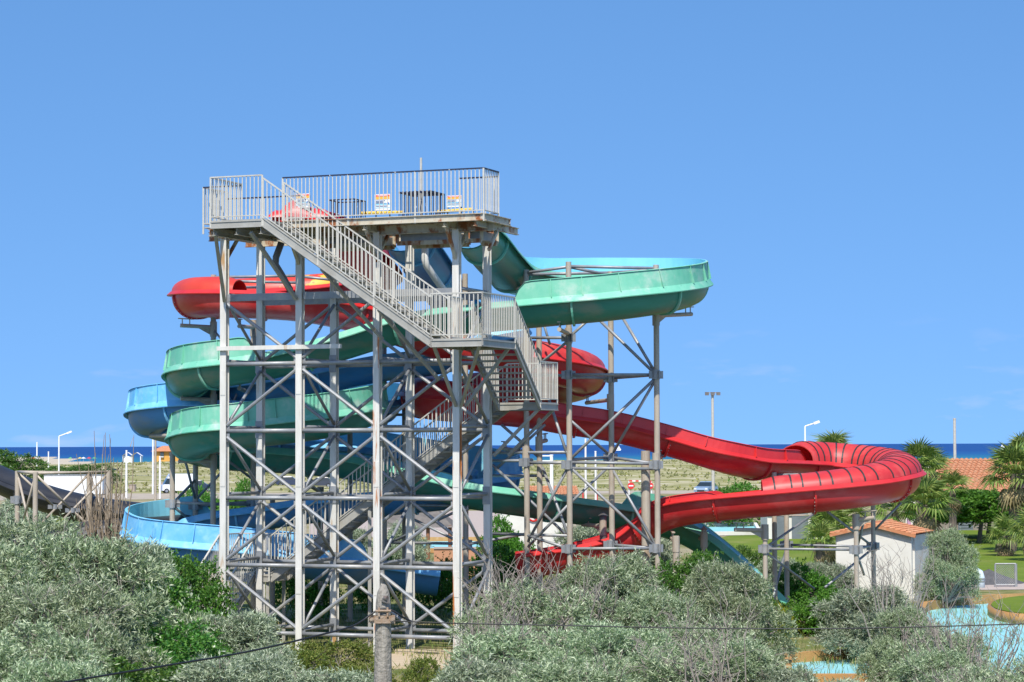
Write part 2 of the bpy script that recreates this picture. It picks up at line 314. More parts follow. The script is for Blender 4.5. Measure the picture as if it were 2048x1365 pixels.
RD = [(560, 432, 71.6), (600, 436, 71.8), (650, 452, 72.2), (700, 486, 73), (738, 524, 74.2), (752, 552, 75.8), (735, 566, 77.5), (680, 572, 78.3), (600, 578, 78.5), (500, 584, 78.3), (415, 587, 77.6), (388, 586, 75.8), (415, 584, 74.1), (480, 585, 73.6), (600, 592, 73.6), (680, 606, 73.8), (745, 622, 74.2), (860, 662, 75), (960, 694, 75.6), (1090, 716, 76), (1140, 727, 76.6), (1168, 742, 78.3), (1140, 758, 80), (1090, 766, 80.6), (980, 774, 80.3), (890, 780, 79.2), (848, 784, 77.4), (880, 792, 75.6), (990, 806, 75), (1080, 822, 74.9), (1130, 832, 74.9), (1198, 841, 74.9), (1252, 852, 74.9), (1350, 878, 74.9), (1442, 906, 75), (1494, 919, 75.6), (1545, 922, 76.6), (1590, 924, 77.9), (1650, 926, 78.7), (1722, 930, 78.4), (1778, 935, 77.5), (1799, 942, 76.3), (1780, 951, 75.1), (1730, 962, 74.2), (1655, 971, 73.9), (1580, 978, 73.9), (1480, 987, 74), (1400, 995, 74.3), (1338, 1006, 74.7), (1296, 1024, 75), (1262, 1046, 75.1), (1228, 1068, 75.1), (1160, 1088, 74.9), (1090, 1100, 74.8), (1030, 1108, 74.8)]
BK = [(-140, 905, 88), (-60, 925, 86), (0, 952, 85), (60, 978, 84), (130, 1000, 83.2), (210, 1016, 82.6), (300, 1027, 82), (370, 1036, 80.6), (385, 1045, 79), (340, 1052, 77.6), (250, 1058, 77), (150, 1066, 77), (80, 1080, 77)]
red = thing('water_slide', P(1050, 1250, 72), 'red water slide with covered bends and black-strapped hood far from the tower', 'water slide')
RDd = [.8] * len(RD)
for i in range(29, 38): RDd[i] = .6
for i in (28, 38): RDd[i] = .7
rp, ri = slide(red, [P(*p) for p in RD], .72, .8, (M['red'], M['red_in'], M['red_lip']), depths=RDd, lip=(.15, .08), bolts=True, joint_off=.9, joint_every=3.0,
      guards=[(29, 36.6, 1, .36), (29, 36.6, -1, .36), (1.2, 4, 1, .3), (46.3, 49.6, -1, .16), (46.3, 49.6, 1, .16)],
      covers=[(5.6, 9.6, .42, M['red_flaked']), (9.62, 13.05, .44, M['red_orange']), (18.6, 24.6, .48, M['red_cover']), (25.2, 28, .48, M['red_cover']), (36.9, 45.6, (.66, .40), M['red_cover'])], bands=[(37.2, 45.4, .42)], ribs=1.25)
# red launch hump on the deck
hm = MB()
loft(hm, [[P(px, 438, 71.7) + V(0, .55 * math.cos(a), hh * math.sin(a)) for a in [math.pi * k / 10 for k in range(11)]] for px, hh in ((540, .10), (545, .2), (553, .26), (561, .24), (567, .33), (575, .47), (586, .56), (598, .58), (609, .52), (617, .40), (626, .32), (638, .31), (650, .29), (660, .18), (664, .08))], 0)
hm.build('entry_hood', M['red_lip'], red, True)
green = thing('water_slide', P(1300, 1240, 74), 'pale green water slide with white-blue inside looping round behind the tower', 'water slide')
slide(green, [P(*p) for p in GR], .70, .80, (M['green'], M['green_in'], M['green_lip']), joint_every=2.9, joint_off=2.0,
      guards=[(3.4, 12.9, 0, .58), (20.2, 23.5, 0, .62), (28, 36.6, 0, .62), (47.4, 49.6, -1, .5, .45, 1)], ribs=.95)
blue = thing('water_slide', P(500, 1240, 74), 'bright blue water slide whose lowest bend sweeps round beside the silver bush', 'water slide')
slide(blue, [P(*p) for p in BL], .70, .80, (M['blue'], M['blue_in'], M['blue_lip']), joint_every=3.0, joint_off=1.6,
      guards=[(2.2, 7.6, 0, .5), (16.6, 21, 0, .5), (24.7, 27.6, 0, .62), (31, 37, 0, .55), (43.6, 51.5, 0, .6)], ribs=.8)
blk = thing('water_slide', P(60, 1230, 78), 'black fibreglass slide running down behind the beige steel frame', 'water slide')
slide(blk, [P(*p) for p in BK], .52, .62, (M['black_fib'], M['black_fib'], M['black_lip']), lip=(.1, .08), joint_every=2.4, joint_off=1.2, covers=[(.2, 11.8, .3, M['black_lip'])])
# ------------------------------------------------------------------ launch tower
UX, UY = .932, -.362
TO = P(449, 891, 68.1); TO.z = 0
def T(u, v, z): return Vector((TO.x + u * UX - v * UY, TO.y + u * UY + v * UX, z))
BAY = 2.397; LV = [.53 + 1.9 * i for i in range(6)]; DECK = 12.05
US = [i * BAY for i in range(4)]; VS = [0, 2.24]
tower = thing('launch_tower', T(3.6, 1.1, 0), 'tall white steel tower of braced columns under a railed launch deck', 'tower')
def hprof(b, h, tf, tw): return [(-b/2, -h/2), (b/2, -h/2), (b/2, -h/2+tf), (tw/2, -h/2+tf), (tw/2, h/2-tf), (b/2, h/2-tf), (b/2, h/2), (-b/2, h/2), (-b/2, h/2-tf), (-tw/2, h/2-tf), (-tw/2, -h/2+tf), (-b/2, -h/2+tf)]
vdir = T(0, 1, 0) - T(0, 0, 0); udir = T(1, 0, 0) - T(0, 0, 0)
for v in VS:
    for u in US:
        m = MB(); m.prof(T(u, v, -.05), T(u, v, DECK - .3), hprof(.19, .21, .022, .09), up=vdir)
        if v == 0:
            for z in (2.0, 5.0, 7.6): m.bar(T(u, v - .112, z - .35), T(u, v - .112, z + .35), .15, .012, up=vdir)
        cl_ = m.build('column', M['rusty_column' if v == 0 and u > 4 else 'white_steel'], tower)
        for z0, z1 in ({2: ((2.0, 3.0), (4.55, 5.0), (6.25, 6.8)), 3: ((.9, 3.25), (4.1, 5.2), (6.9, 7.1))}.get(US.index(u), ()) if v == 0 else ()):
            k = MB(); k.bar(T(u - .0955, v - .07, z0), T(u - .0955, v - .07, z1), .06, .012, up=udir); k.bar(T(u - .0955, v + .02, z0 + .1), T(u - .0955, v + .02, z1 - .15), .1, .008, up=udir); k.build('rust_scale', M['rust_orange'], cl_)
for v in VS:
    for li, z in enumerate(LV):
        for b in range(3):
            m = MB()
            if li == 5: m.bar(T(US[b] + .1, v, z), T(US[b + 1] - .1, v, z), .08, .2)
            else: m.tube(T(US[b] + .08, v - .02, z), T(US[b + 1] - .08, v - .02, z), .062, 10)
            m.build('beam', M['galv'], tower, li != 5)
        if li == 5: continue
        for b in range(3):
            dr = (li + b) % 2 == 0
            if v: dr = not dr
            a, c = (US[b] + .1, US[b + 1] - .1) if not dr else (US[b + 1] - .1, US[b] + .1)
            m = MB(); m.tube(T(a, v - .03, z + .16), T(c, v - .03, LV[li + 1] - .18), .052, 8)
            for uu, zz in ((a, z + .16), (c, LV[li + 1] - .18)): m.bar(T(uu, v - .03, zz - .12), T(uu, v - .03, zz + .12), .16, .015, up=vdir)
            m.build('brace', M['galv'], tower, False)
for ui, u in enumerate(US):
    for li, z in enumerate(LV):
        m = MB(); m.tube(T(u, .1, z + .1), T(u, 2.14, z + .1), .05, 8); m.build('beam', M['galv'], tower, True)
        if li == 5: continue
        a, c = (.1, 2.1) if (li + ui) % 2 else (2.1, .1)
        m = MB(); m.tube(T(u + .05, a, z + .2), T(u + .05, c, LV[li + 1] - .15), .045, 8); m.build('brace', M['galv'], tower, True)
        m = MB(); m.bar(T(u, 2.12, z - .2), T(u, 2.12, z + .3), .22, .02, up=vdir); m.build('gusset_plate', M['galv'], tower)
# spare white beam bolted across the front
m = MB(); m.bar(T(-.15, -.16, 8.58), T(3.75, -.16, 8.58), .1, .12); m.build('cross_member', M['white_steel'], tower)
# deck
DF, DB, DL, DR = -.9, 1.1, -.5, 8.35
m = MB(); m.slab([T(DL, -.36, 0), T(.75, -.36, 0), T(.75, DF + .1, 0), T(DR - .1, DF + .1, 0), T(DR - .1, DB, 0), T(DL, DB, 0)], DECK - .03, DECK); m.build('deck_plate', M['stair'], tower)
for p, q in ((T(2.3, DF, DECK - .08), T(DR, DF, DECK - .08)), (T(DR, DF + .05, DECK - .08), T(DR, 1.0, DECK - .08)), (T(DL, DB, DECK - .08), T(DR, DB, DECK - .08))):
    m = MB(); m.prof(p, q, hprof(.12, .2, .02, .012)); m.build('edge_beam', M['rusty_steel'], tower)
m = MB(); m.prof(T(-.5, 0, DECK - .25), T(8.3, 0, DECK - .25), hprof(.12, .26, .02, .012)); m.build('main_beam', M['rusty_steel'], tower)
m = MB(); m.prof(T(-.5, 2.24, DECK - .25), T(7.4, 2.24, DECK - .25), hprof(.12, .26, .02, .012)); m.build('main_beam', M['rusty_steel'], tower)
for u in US + [8.1]:
    m = MB(); m.prof(T(u, DF, DECK - .22), T(u, 2.3, DECK - .22), hprof(.1, .2, .02, .012)); m.build('joist', M['rusty_steel'], tower)
    if u > .5 and u < 8:
        m = MB(); m.bar(T(u, -.05, DECK - 1.15), T(u, DF + .08, DECK - .2), .09, .09); m.build('knee_brace', M['rusty_steel'], tower)
    m = MB(); m.bar(T(u, .1, DECK - .9), T(u, .75, DECK - .3), .08, .08); m.build('knee_brace', M['rusty_steel'], tower)
for u0, u1 in ((2.9, 4.6), (5.2, 6.9), (7.3, 7.75)):        # hanging launch-tank cradles under the deck
    for v in (.45, 1.6):
        m = MB(); m.bar(T(u0, v, DECK - .6), T(u1, v, DECK - .6), .06, .12)
        for u in (u0, u1): m.bar(T(u, v, DECK - .6), T(u, v, DECK - .25), .1, .06)
        m.build('cradle', M['rusty_steel'], tower)
    m = MB(); m.slab([T(u0 + .08, .5, 0), T(u1 - .08, .5, 0), T(u1 - .08, 1.7, 0), T(u0 + .08, 1.7, 0)], DECK - .55, DECK - .32); m.build('launch_tank', M['galv'], tower)
m = MB(); m.path([P(850, 476, 68.6), P(850, 520, 68.6), P(853, 532, 68.6), P(890, 585, 69.6), P(900, 612, 70)], .105, 10); m.build('drain_pipe', mat('pipe_white', (.62, .61, .57, 1), None, rough=.5), tower, True)
m = MB(); m.path([P(563, 485, 68.5), P(552, 515, 68.5), P(551, 530, 68.5), P(562, 548, 68.7), P(580, 580, 69.4)], .1, 10); m.build('drain_pipe', mat('pipe_grey', (.16, .16, .17, 1), None, rough=.5), tower, True)
m = MB(); m.tube(P(842, 436, 67.8), P(842, 316, 67.8), .035, 8); m.build('mast', M['rail'], tower)
# ------------------------------------------------------------------ railings and stairs
def railing(root, p, q, h=1.14, sp=.122, mats=None, top=None, post=True, bot=.1):
    mr = mats or M['rail']; p = Vector(p); q = Vector(q); d = q - p; L = math.hypot(d.x, d.y); n = max(1, round(L / sp))
    z = V(0, 0, 1)
    r = MB(); r.bar(p + z * h, q + z * h, .055, .035); rl = r.build('railing', top or mr, root)
    r = MB(); r.bar(p + z * bot, q + z * bot, .04, .025); r.build('bottom_rail', mr, rl)
    bm = MB(); bm.box((-.013, -.013, bot), (.013, .013, h - .01)); first = bm.build('baluster', mr, rl)
    first.location = p + d * (1 / n) if n > 1 else p
    for k in range(2, n):
        o = link('baluster', first.data, rl); o.location = p + d * (k / n)
    if post:
        pm = MB(); pm.box((-.024, -.024, -.2), (.024, .024, h)); f = pm.build('post', mr, rl); f.location = p
        k = max(1, round(L / 1.75))
        for j in range(1, k + 1): o = link('post', f.data, rl); o.location = p + d * (j / k)
    return rl
railing(tower, T(2.3, DF, DECK), T(DR, DF, DECK), 1.24, .118, top=M['navy'])
railing(tower, T(DR, DF, DECK), T(DR, .2, DECK), 1.24, .118, top=M['navy'])
railing(tower, T(7.2, .2, DECK), T(DR, .2, DECK), 1.12, .13, top=M['navy'])
stairs = thing('access_stairs', T(3, -1.5, 0), 'grey metal staircase zigzagging up and around the white tower', 'staircase')
def flight(p, q, side, width, n, rails=(1, 1), rh=1.12, sd=.24, rsp=.125):
    """p upper edge point, q lower edge point (same edge), side = horizontal unit vector across"""
    p = Vector(p); q = Vector(q); side = Vector(side)
    for k, w in enumerate((0, width)):
        m = MB(); m.bar(p + side * w - V(0, 0, sd / 2 - .02), q + side * w - V(0, 0, sd / 2 - .02), .02, sd)
        m.bar(p + side * w - V(0, 0, -.015), q + side * w - V(0, 0, -.015), .07, .02); m.bar(p + side * w - V(0, 0, sd - .03), q + side * w - V(0, 0, sd - .03), .07, .02)
        m.build('stringer', M['stair'], stairs)
        if rails[k]: railing(stairs, p + side * w, q + side * w, rh, rsp)
    d = q - p; run = Vector((d.x, d.y, 0)); g = run / n
    a = p + d * (1 / n); t = MB(); gd = g.normalized()
    hw = side * (width - .03); s0 = side * .015; b = gd * .26; zz = V(0, 0, .05)
    c = [V(0, 0, 0) + s0 - b * .5, s0 + b * .5, s0 + hw + b * .5, s0 + hw - b * .5]
    t.add([x - zz for x in c] + c, [(3, 2, 1, 0), (4, 5, 6, 7), (0, 1, 5, 4), (1, 2, 6, 5), (2, 3, 7, 6), (3, 0, 4, 7)])
    f = t.build('tread', M['stair'], stairs); f.location = p + d * (.5 / n) - Vector((0, 0, 0))
    f.location = V(p.x, p.y, p.z) + g * .5 + V(0, 0, d.z / n)
    for k in range(1, n - 1):
        o = link('tread', f.data, stairs); o.matrix_parent_inverse = f.matrix_parent_inverse
        o.location = V(p.x, p.y, p.z) + g * (k + .5) + V(0, 0, d.z / n * (k + 1))
def landing(corners, z, th=.05, edge=True):
    m = MB(); m.slab([(c.x, c.y) for c in corners], z - th, z); m.build('landing_plate', M['stair'], stairs)
    n = len(corners)
    for i in range(n):
        p, q = corners[i].copy(), corners[(i + 1) % n].copy(); p.z = q.z = z - .135
        m = MB(); m.prof(p, q, hprof(.06, .18, .015, .012)); m.build('edge_beam', M['stair'], stairs)
VF, VN = -.92, -2.2; L1 = 8.63; L2 = 7.0; L3 = 2.04
ZT = DECK - .02
landing([T(.73, VN, 0), T(2.33, VN, 0), T(2.33, VF + .06, 0), T(.73, VF + .06, 0)], ZT)
for u in (.8, 1.5, 2.25):
    m = MB(); m.prof(T(u, VN + .05, ZT - .3), T(u, .3, ZT - .3), hprof(.1, .22, .018, .012)); m.build('joist', M['stair'], stairs)
for u, u2 in ((.8, .02), (1.9, 2.3)):
    m = MB(); m.bar(T(u, VN + .15, ZT - .35), T(u2 + .05, -.15, ZT - 2.1), .09, .09); m.build('strut', M['stair'], stairs)
railing(stairs, T(.73, VN, ZT), T(2.33, VN, ZT), 1.2)
railing(stairs, T(.73, VN, ZT), T(.73, -.36, ZT), 1.2)
railing(tower, T(-.5, -.36, DECK), T(.73, -.36, DECK), 1.14, top=M['navy'])
railing(tower, T(-.5, -.36, DECK), T(-.5, DB, DECK), 1.14)
railing(tower, T(-.5, DB, DECK), T(1.9, DB, DECK), .95, top=M['navy'])
flight(T(2.35, VN, ZT), T(7.35, VN, L1), vdir, VF - VN, 20)
for u, z in ((4.1, ZT - 1.18), (5.8, ZT - 2.33)):
    m = MB(); m.bar(T(u, VN + .06, z - .25), T(u + .9, -.12, z - 2.1), .08, .08); m.build('strut', M['stair'], stairs)
landing([T(7.35, VN, 0), T(8.83, VN, 0), T(8.83, .17, 0), T(7.35, .17, 0)], L1)
railing(stairs, T(7.35, VN, L1), T(8.83, VN, L1), 1.2)
railing(stairs, T(8.83, VN, L1), T(8.83, .17, L1), 1.2)
railing(stairs, T(7.35, VF, L1), T(7.35, .0, L1), 1.2)
for a, b in (((7.4, VN + .1), (7.2, -.1)), ((8.7, VN + .1), (7.35, -.1)), ((8.75, -.1), (7.4, .1))):
    m = MB(); m.bar(T(*a, L1 - .2), T(*b, L1 - 1.75), .08, .08); m.build('strut', M['stair'], stairs)
flight(T(8.83, .17, L1), T(8.83, 2.11, L2), -udir, 1.27, 10)
landing([T(7.3, 2.36, 0), T(8.85, 2.11, 0), T(8.85, 3.5, 0), T(7.3, 3.5, 0)], L2)
railing(stairs, T(8.83, 2.11, L2), T(8.83, 3.5, L2), 1.14)
railing(stairs, T(7.3, 3.5, L2), T(8.83, 3.5, L2), 1.14)
for a, b in (((8.75, 2.2), (7.35, 2.3)), ((8.75, 3.4), (7.4, 3.3))):
    m = MB(); m.bar(T(*a, L2 - .2), T(*b, L2 - 1.5), .08, .08); m.build('strut', M['stair'], stairs)
flight(T(7.3, 2.42, L2), T(.25, 2.42, L3), vdir, 1.05, 29, sd=.28)
landing([T(-1.4, 2.3, 0), T(.25, 2.3, 0), T(.25, 3.55, 0), T(-1.4, 3.55, 0)], L3)
railing(stairs, T(-1.4, 3.55, L3), T(.25, 3.55, L3), 1.14)
railing(stairs, T(-1.4, 2.3, L3), T(-1.4, 3.55, L3), 1.14)
railing(stairs, T(-.2, 2.3, L3), T(.25, 2.3, L3), 1.14)
flight(T(-1.4, 2.3, L3), T(-1.4, -.5, .0), udir, 1.2, 12)
for u, v in ((-1.3, 2.4), (.15, 2.4), (-1.3, 3.45), (.15, 3.45), (3.4, 2.5), (3.4, 3.4)):
    m = MB(); m.bar(T(u, v, -.05), T(u, v, L3 - .2 if u < 1 else 4.05), .1, .1); m.build('stair_post', M['stair'], stairs)
# ------------------------------------------------------------------ slide supports
def lines(root, segs, r=.045, mt='galv', name='tie_pipe'):
    for s in segs:
        m = MB(); m.tube(P(*s[0]), P(*s[1]), s[2] if len(s) > 2 else r, 8); m.build(name, M[mt], root, True)
def pole(root, px, py, Y, r=.088, mt='beige', cap=False, base=None):
    t = P(px, py, Y); b = V(t.x, t.y, -.05); m = MB(); m.tube(b, t, r, 14)
    if cap: m.tube(t, t + V(0, 0, .12), r * 1.5, 14, r2=.02)
    m.tube(V(t.x, t.y, -.02), V(t.x, t.y, .05), r * 1.7, 12)
    return m.build('post', M[mt], root, False)
def sleeve(root, px, py, Y, h=.28, r=.125):
    c = P(px, py, Y); m = MB(); m.tube(c - V(0, 0, h / 2), c + V(0, 0, h / 2), r, 12)
    for a in (0, math.pi / 2, math.pi, 1.5 * math.pi):
        d = V(math.cos(a + .4), math.sin(a + .4), 0); m.bar(c + d * .1, c + d * .24, .02, h * .85)
    m.build('joint_sleeve', M['galv'], root)
def bracket(root, px, py, Y, ex, ey, eY, mt='beige', saddle=True):
    a = P(px, py, Y); b = P(ex, ey, eY); m = MB(); m.tube(a, b + (b - a).normalized() * .18, .065, 10)
    d = (b - a).normalized(); m.add([a + V(0, 0, -.06), a + d * .5 + V(0, 0, -.05), a + V(0, 0, -.3)] + [x + V(.0, .02, 0) for x in (a + V(0, 0, -.06), a + d * .5 + V(0, 0, -.05), a + V(0, 0, -.3))], [(0, 1, 2), (5, 4, 3), (0, 3, 4, 1), (1, 4, 5, 2), (2, 5, 3, 0)])
    m.tube(a - V(0, 0, .3), a + V(0, 0, .18), .115, 12)
    if saddle:
        for k in (-.12, .12): m.tube(b + d * k, b + d * k + V(0, 0, .22), .018, 6)
        m.bar(b - d * .25 + V(0, 0, .22), b + d * .25 + V(0, 0, .22), .1, .03)
    m.build('bracket', M[mt], root)
fl = thing('slide_support', P(427, 1290, 76), 'steel posts and arms carrying the looping slides behind the white tower', 'support frame')
for a in ((427, 550, 75.9), (345, 905, 76.4), (391, 928, 78), (507, 640, 77.6), (545, 990, 79), (641, 990, 79.6), (768, 690, 77.2), (809, 742, 78.6), (930, 548, 75), (700, 850, 79)): pole(fl, *a)
for a in ((427, 655, 75.9, 372, 652, 75.6), (427, 800, 75.9, 372, 798, 75.6), (427, 922, 75.9, 368, 923, 75.6), (345, 872, 76.4, 304, 872, 78.9), (507, 655, 77.6, 480, 653, 74.2), (507, 790, 77.6, 480, 778, 74), (809, 760, 78.6, 785, 762, 76), (930, 880, 75, 900, 878, 76.4), (641, 985, 79.6, 620, 972, 78.2), (345, 1130, 76.4, 345, 1128, 74.2), (768, 960, 77.2, 760, 962, 77)): bracket(fl, *a)
lines(fl, [((430, 555, 75.9), (590, 552, 75.4)), ((430, 562, 75.9), (598, 566, 76)), ((598, 553, 75.4), (690, 563, 75.6)), ((430, 575, 75.9), (520, 575, 77.4)), ((427, 660, 75.9), (452, 690, 75), .035), ((455, 830, 76), (505, 720, 77.5)), ((391, 960, 78), (345, 1008, 76.4)), ((366, 905, 76.4), (391, 1000, 78)), ((391, 1000, 78), (500, 885, 77.6)), ((345, 1006, 76.4), (507, 1010, 77.6)), ((391, 1012, 78), (507, 1004, 77.6)), ((345, 1012, 76.4), (391, 1050, 78)), ((507, 1005, 77.6), (545, 1012, 79)), ((768, 800, 77.2), (809, 820, 78.6)), ((768, 830, 77.2), (930, 830, 75)), ((768, 1010, 77.2), (930, 1012, 75)), ((768, 1085, 77.2), (930, 1088, 75)), ((930, 1090, 75), (1052, 1068, 75.5)), ((768, 1092, 77.2), (930, 1015, 75)), ((768, 1010, 77.2), (930, 1090, 75)), ((809, 750, 78.6), (768, 860, 77.2)), ((507, 800, 77.6), (427, 850, 75.9)), ((507, 960, 77.6), (427, 900, 75.9)), ((345, 1135, 76.4), (427, 1140, 75.9)), ((391, 1090, 78), (391, 1170, 78), .06)])
for a in ((345, 1008, 76.4), (391, 1012, 78), (507, 1008, 77.6), (768, 1010, 77.2), (930, 1012, 75), (930, 1088, 75), (768, 1088, 77.2), (427, 575, 75.9)): sleeve(fl, *a)
frr = thing('slide_support', P(1137, 1290, 74), 'beige steel scaffold with crossed pipes holding the green bend beside the tower', 'support frame')
for a in ((1052, 540, 74.1), (1078, 655, 74.3), (1137, 524, 73), (1221, 543, 73.9), (1312, 530, 73), (1291, 902, 73.6, .14), (1206, 1032, 75.5, .11, 'dark_steel', True), (1352, 1072, 73.6, .1), (1408, 1060, 75.4, .085, 'beige', True)): pole(frr, *a)
for a in ((1137, 668, 73, 1120, 660, 71.2), (1312, 632, 73, 1376, 629, 74.2), (1206, 1052, 75.5, 1172, 1050, 76.2), (1052, 575, 74.1, 1012, 577, 75.2), (1078, 885, 74.3, 1090, 882, 75.2), (1312, 918, 73, 1322, 915, 74.6), (1221, 800, 73.9, 1175, 806, 77.6), (1352, 1085, 73.6, 1345, 1078, 74.4), (1052, 905, 74.1, 1010, 898, 76), (1408, 1076, 75.4, 1398, 1078, 76.4)): bracket(frr, *a)
A, B, C, D = 1052, 1137, 1221, 1312; ya, yb, yc, yd = 74.1, 73, 73.9, 73
lines(frr, [((A, 546, ya), (B, 534, yb)), ((B, 533, yb), (D, 537, yd)), ((B, 534, yb), (C, 551, yc)), ((A, 549, ya), (C, 546, yc)), ((C, 546, yc), (D, 540, yd)),
  ((A + 10, 676, ya), (B, 676, yb)), ((A, 750, ya), (B, 752, yb)), ((B, 750, yb), (D, 750, yd)), ((B, 755, yb), (C, 757, yc)), ((C, 757, yc), (D, 750, yd)),
  ((B, 925, yb), (D, 928, yd)), ((B, 920, yb), (C, 915, yc)), ((C, 915, yc), (D, 928, yd)), ((A, 926, ya), (B, 926, yb)), ((B, 937, yb), (D, 938, yd)), ((985, 906, 75), (B, 905, yb)), ((985, 922, 75), (A, 922, ya)),
  ((B, 1098, yb), (D, 1097, yd)), ((C, 1090, yc), (D, 1097, yd)), ((A, 1070, ya), (B, 1098, yb)), ((985, 1068, 75.2), (B, 1072, yb)), ((985, 952, 75.2), (1092, 952, 74.3)),
  ((B, 676, yb), (C, 600, yc)), ((1190, 632, 73.5), (D, 750, yd)), ((1243, 632, 73.9), (D, 748, yd)), ((B, 682, yb), (A, 750, ya)), ((1085, 640, 74.5), (1100, 690, 74.5), .04),
  ((D, 756, yd), (B, 922, yb)), ((D, 758, yd), (C, 915, yc)), ((1098, 800, 73.5), (B, 918, yb)), ((B, 838, yb), (C, 912, yc)), ((1003, 850, 74.5), (1078, 915, 74.3)), ((990, 940, 75), (1090, 850, 74)),
  ((B, 932, yb), (D, 1095, yd)), ((C, 932, yc), (D, 1092, yd)), ((B, 934, yb), (A, 1090, ya)), ((C, 930, yc), (B, 1010, yb)), ((1085, 935, 74.3), (B, 1072, yb)), ((985, 930, 75), (1130, 1068, 74)), ((D, 1105, yd), (1280, 1135, 75)), ((B, 1010, yb), (A, 1098, ya))], .047)
for a in ((B, 676, yb), (B, 750, yb), (C, 757, yc), (D, 750, yd), (B, 930, yb), (C, 915, yc), (D, 930, yd), (D, 1097, yd), (B, 1098, yb), (C, 1090, yc), (A, 925, ya)): sleeve(frr, *a)
fr3 = thing('slide_support', P(1640, 1260, 72), 'small braced steel frame under the red slide in front of the white hut', 'support frame')
for a in ((1530, 1058, 74.2, .075), (1573, 1036, 77.6, .075), (1712, 1036, 74.2, .075), (1746, 1008, 77, .075), (1548, 945, 75.6, .08), (1572, 945, 76.6, .08)): pole(fr3, *a)
for a in ((1530, 1061, 74.2, 1480, 1060, 74), (1712, 1040, 74.2, 1738, 1037, 74)): bracket(fr3, *a)
lines(fr3, [((1530, 1098, 74.2), (1712, 1100, 74.2)), ((1573, 1090, 77.6), (1746, 1094, 77)), ((1530, 1096, 74.2), (1573, 1089, 77.6)), ((1712, 1099, 74.2), (1746, 1092, 77)), ((1530, 1096, 74.2), (1628, 1028, 76.8)), ((1655, 1024, 74.4), (1744, 1092, 76.8)), ((1530, 1104, 74.2), (1628, 1178, 76.8)), ((1745, 1098, 77), (1650, 1175, 75)), ((1573, 1096, 77.6), (1546, 1195, 75)), ((1730, 1034, 75), (1714, 1098, 76.8)), ((1748, 1062, 77), (1802, 1006, 76.6)), ((1714, 1108, 74.4), (1728, 1150, 75)), ((1545, 950, 75.8), (1690, 949, 75.8)), ((1545, 955, 75.8), (1640, 953, 75.8))], .04)
for a in ((1530, 1098, 74.2), (1573, 1090, 77.6), (1712, 1100, 74.2), (1746, 1093, 77)): sleeve(fr3, *a)
fr4 = thing('slide_support', P(120, 1240, 79), 'beige open frame with crossed braces standing in front of the black slide', 'support frame')
for a in ((35, 942, 80, .085), (71, 945, 77.5, .085), (178, 943, 82, .085), (217, 941, 79, .085)): pole(fr4, *a)
lines(fr4, [((35, 944, 80), (178, 946, 82)), ((71, 947, 77.5), (217, 944, 79)), ((35, 944, 80), (71, 947, 77.5)), ((178, 946, 82), (217, 944, 79)), ((38, 948, 80), (110, 1014, 80.6)), ((176, 950, 82), (85, 1045, 81)), ((74, 952, 77.5), (145, 1021, 78.2)), ((214, 950, 79), (128, 1038, 78)), ((145, 1021, 78.2), (208, 1080, 79)), ((36, 952, 80), (60, 1055, 79)), ((70, 955, 77.5), (40, 1065, 79)), ((180, 950, 82), (200, 1010, 80))], .042, 'beige')
sleeve(fr4, 35, 1000, 80); sleeve(fr4, 110, 1014, 80.6, .16, .08); sleeve(fr4, 145, 1021, 78.2, .16, .08)
# ------------------------------------------------------------------ launch deck fittings
def board(px, py, Y, w, h, label):
    c = P(px, py, Y); r = thing('instruction_board', c - V(0, 0, h / 2), label, 'sign', 'striped instruction boards on the launch deck')
    ux = udir; hz = V(0, 0, 1)
    m = MB(); m.bar(c - ux * w / 2, c + ux * w / 2, .03, h); m.build('panel', mat('sign_white', (.8, .8, .78, 1), None, rough=.5), r)
    cols = [((.75, .10, .06, 1), .40, .12), ((.80, .42, .05, 1), .26, .16), ((.30, .62, .75, 1), -.12, .1), ((.30, .62, .75, 1), -.34, .03)]
    fv = -vdir * .02
    for k, (cc, o, hh) in enumerate(cols):
        m = MB(); z = hz * (o * h); m.bar(c + fv + z - ux * w * .48, c + fv + z + ux * w * .48, .006, hh * h); m.build('stripe', mat('sign_stripe%d' % k, cc, None, rough=.5), r)
    for j, (o, a, b) in enumerate(((.40, -.3, .3), (.1, -.4, .2), (.02, -.4, .1), (-.06, -.4, .25), (-.24, -.4, .35))):
        m = MB(); z = hz * (o * h); m.bar(c + fv * 1.4 + z + ux * w * a, c + fv * 1.4 + z + ux * w * b, .004, .03 * h); m.build('print_line', mat('sign_ink%d' % j, (.10, .16, .30, 1) if j else (.85, .83, .8, 1), None, rough=.5), r)
    m = MB(); m.bar(c + fv * 1.5 + ux * w * .3 - hz * h * .12, c + fv * 1.5 + ux * w * .44 - hz * h * .05, .004, .08 * h); m.build('emblem', mat('sign_blue', (.03, .10, .45, 1), None), r)
    for k in (-.45, .45): m = MB(); m.tube(c + ux * w * k + vdir * .03 - hz * (h / 2 + .3), c + ux * w * k + vdir * .03 + hz * h * .4, .02, 6); m.build('leg', M['navy'], r)
board(606, 402, 71.2, .46, .42, 'striped instruction board fixed behind the red slide entry')
board(765, 405, 70.8, .5, .48, 'striped instruction board between the two dark cages on the deck')
board(908, 403, 70.2, .48, .34, 'striped instruction board at the green slide entry, end of the deck')
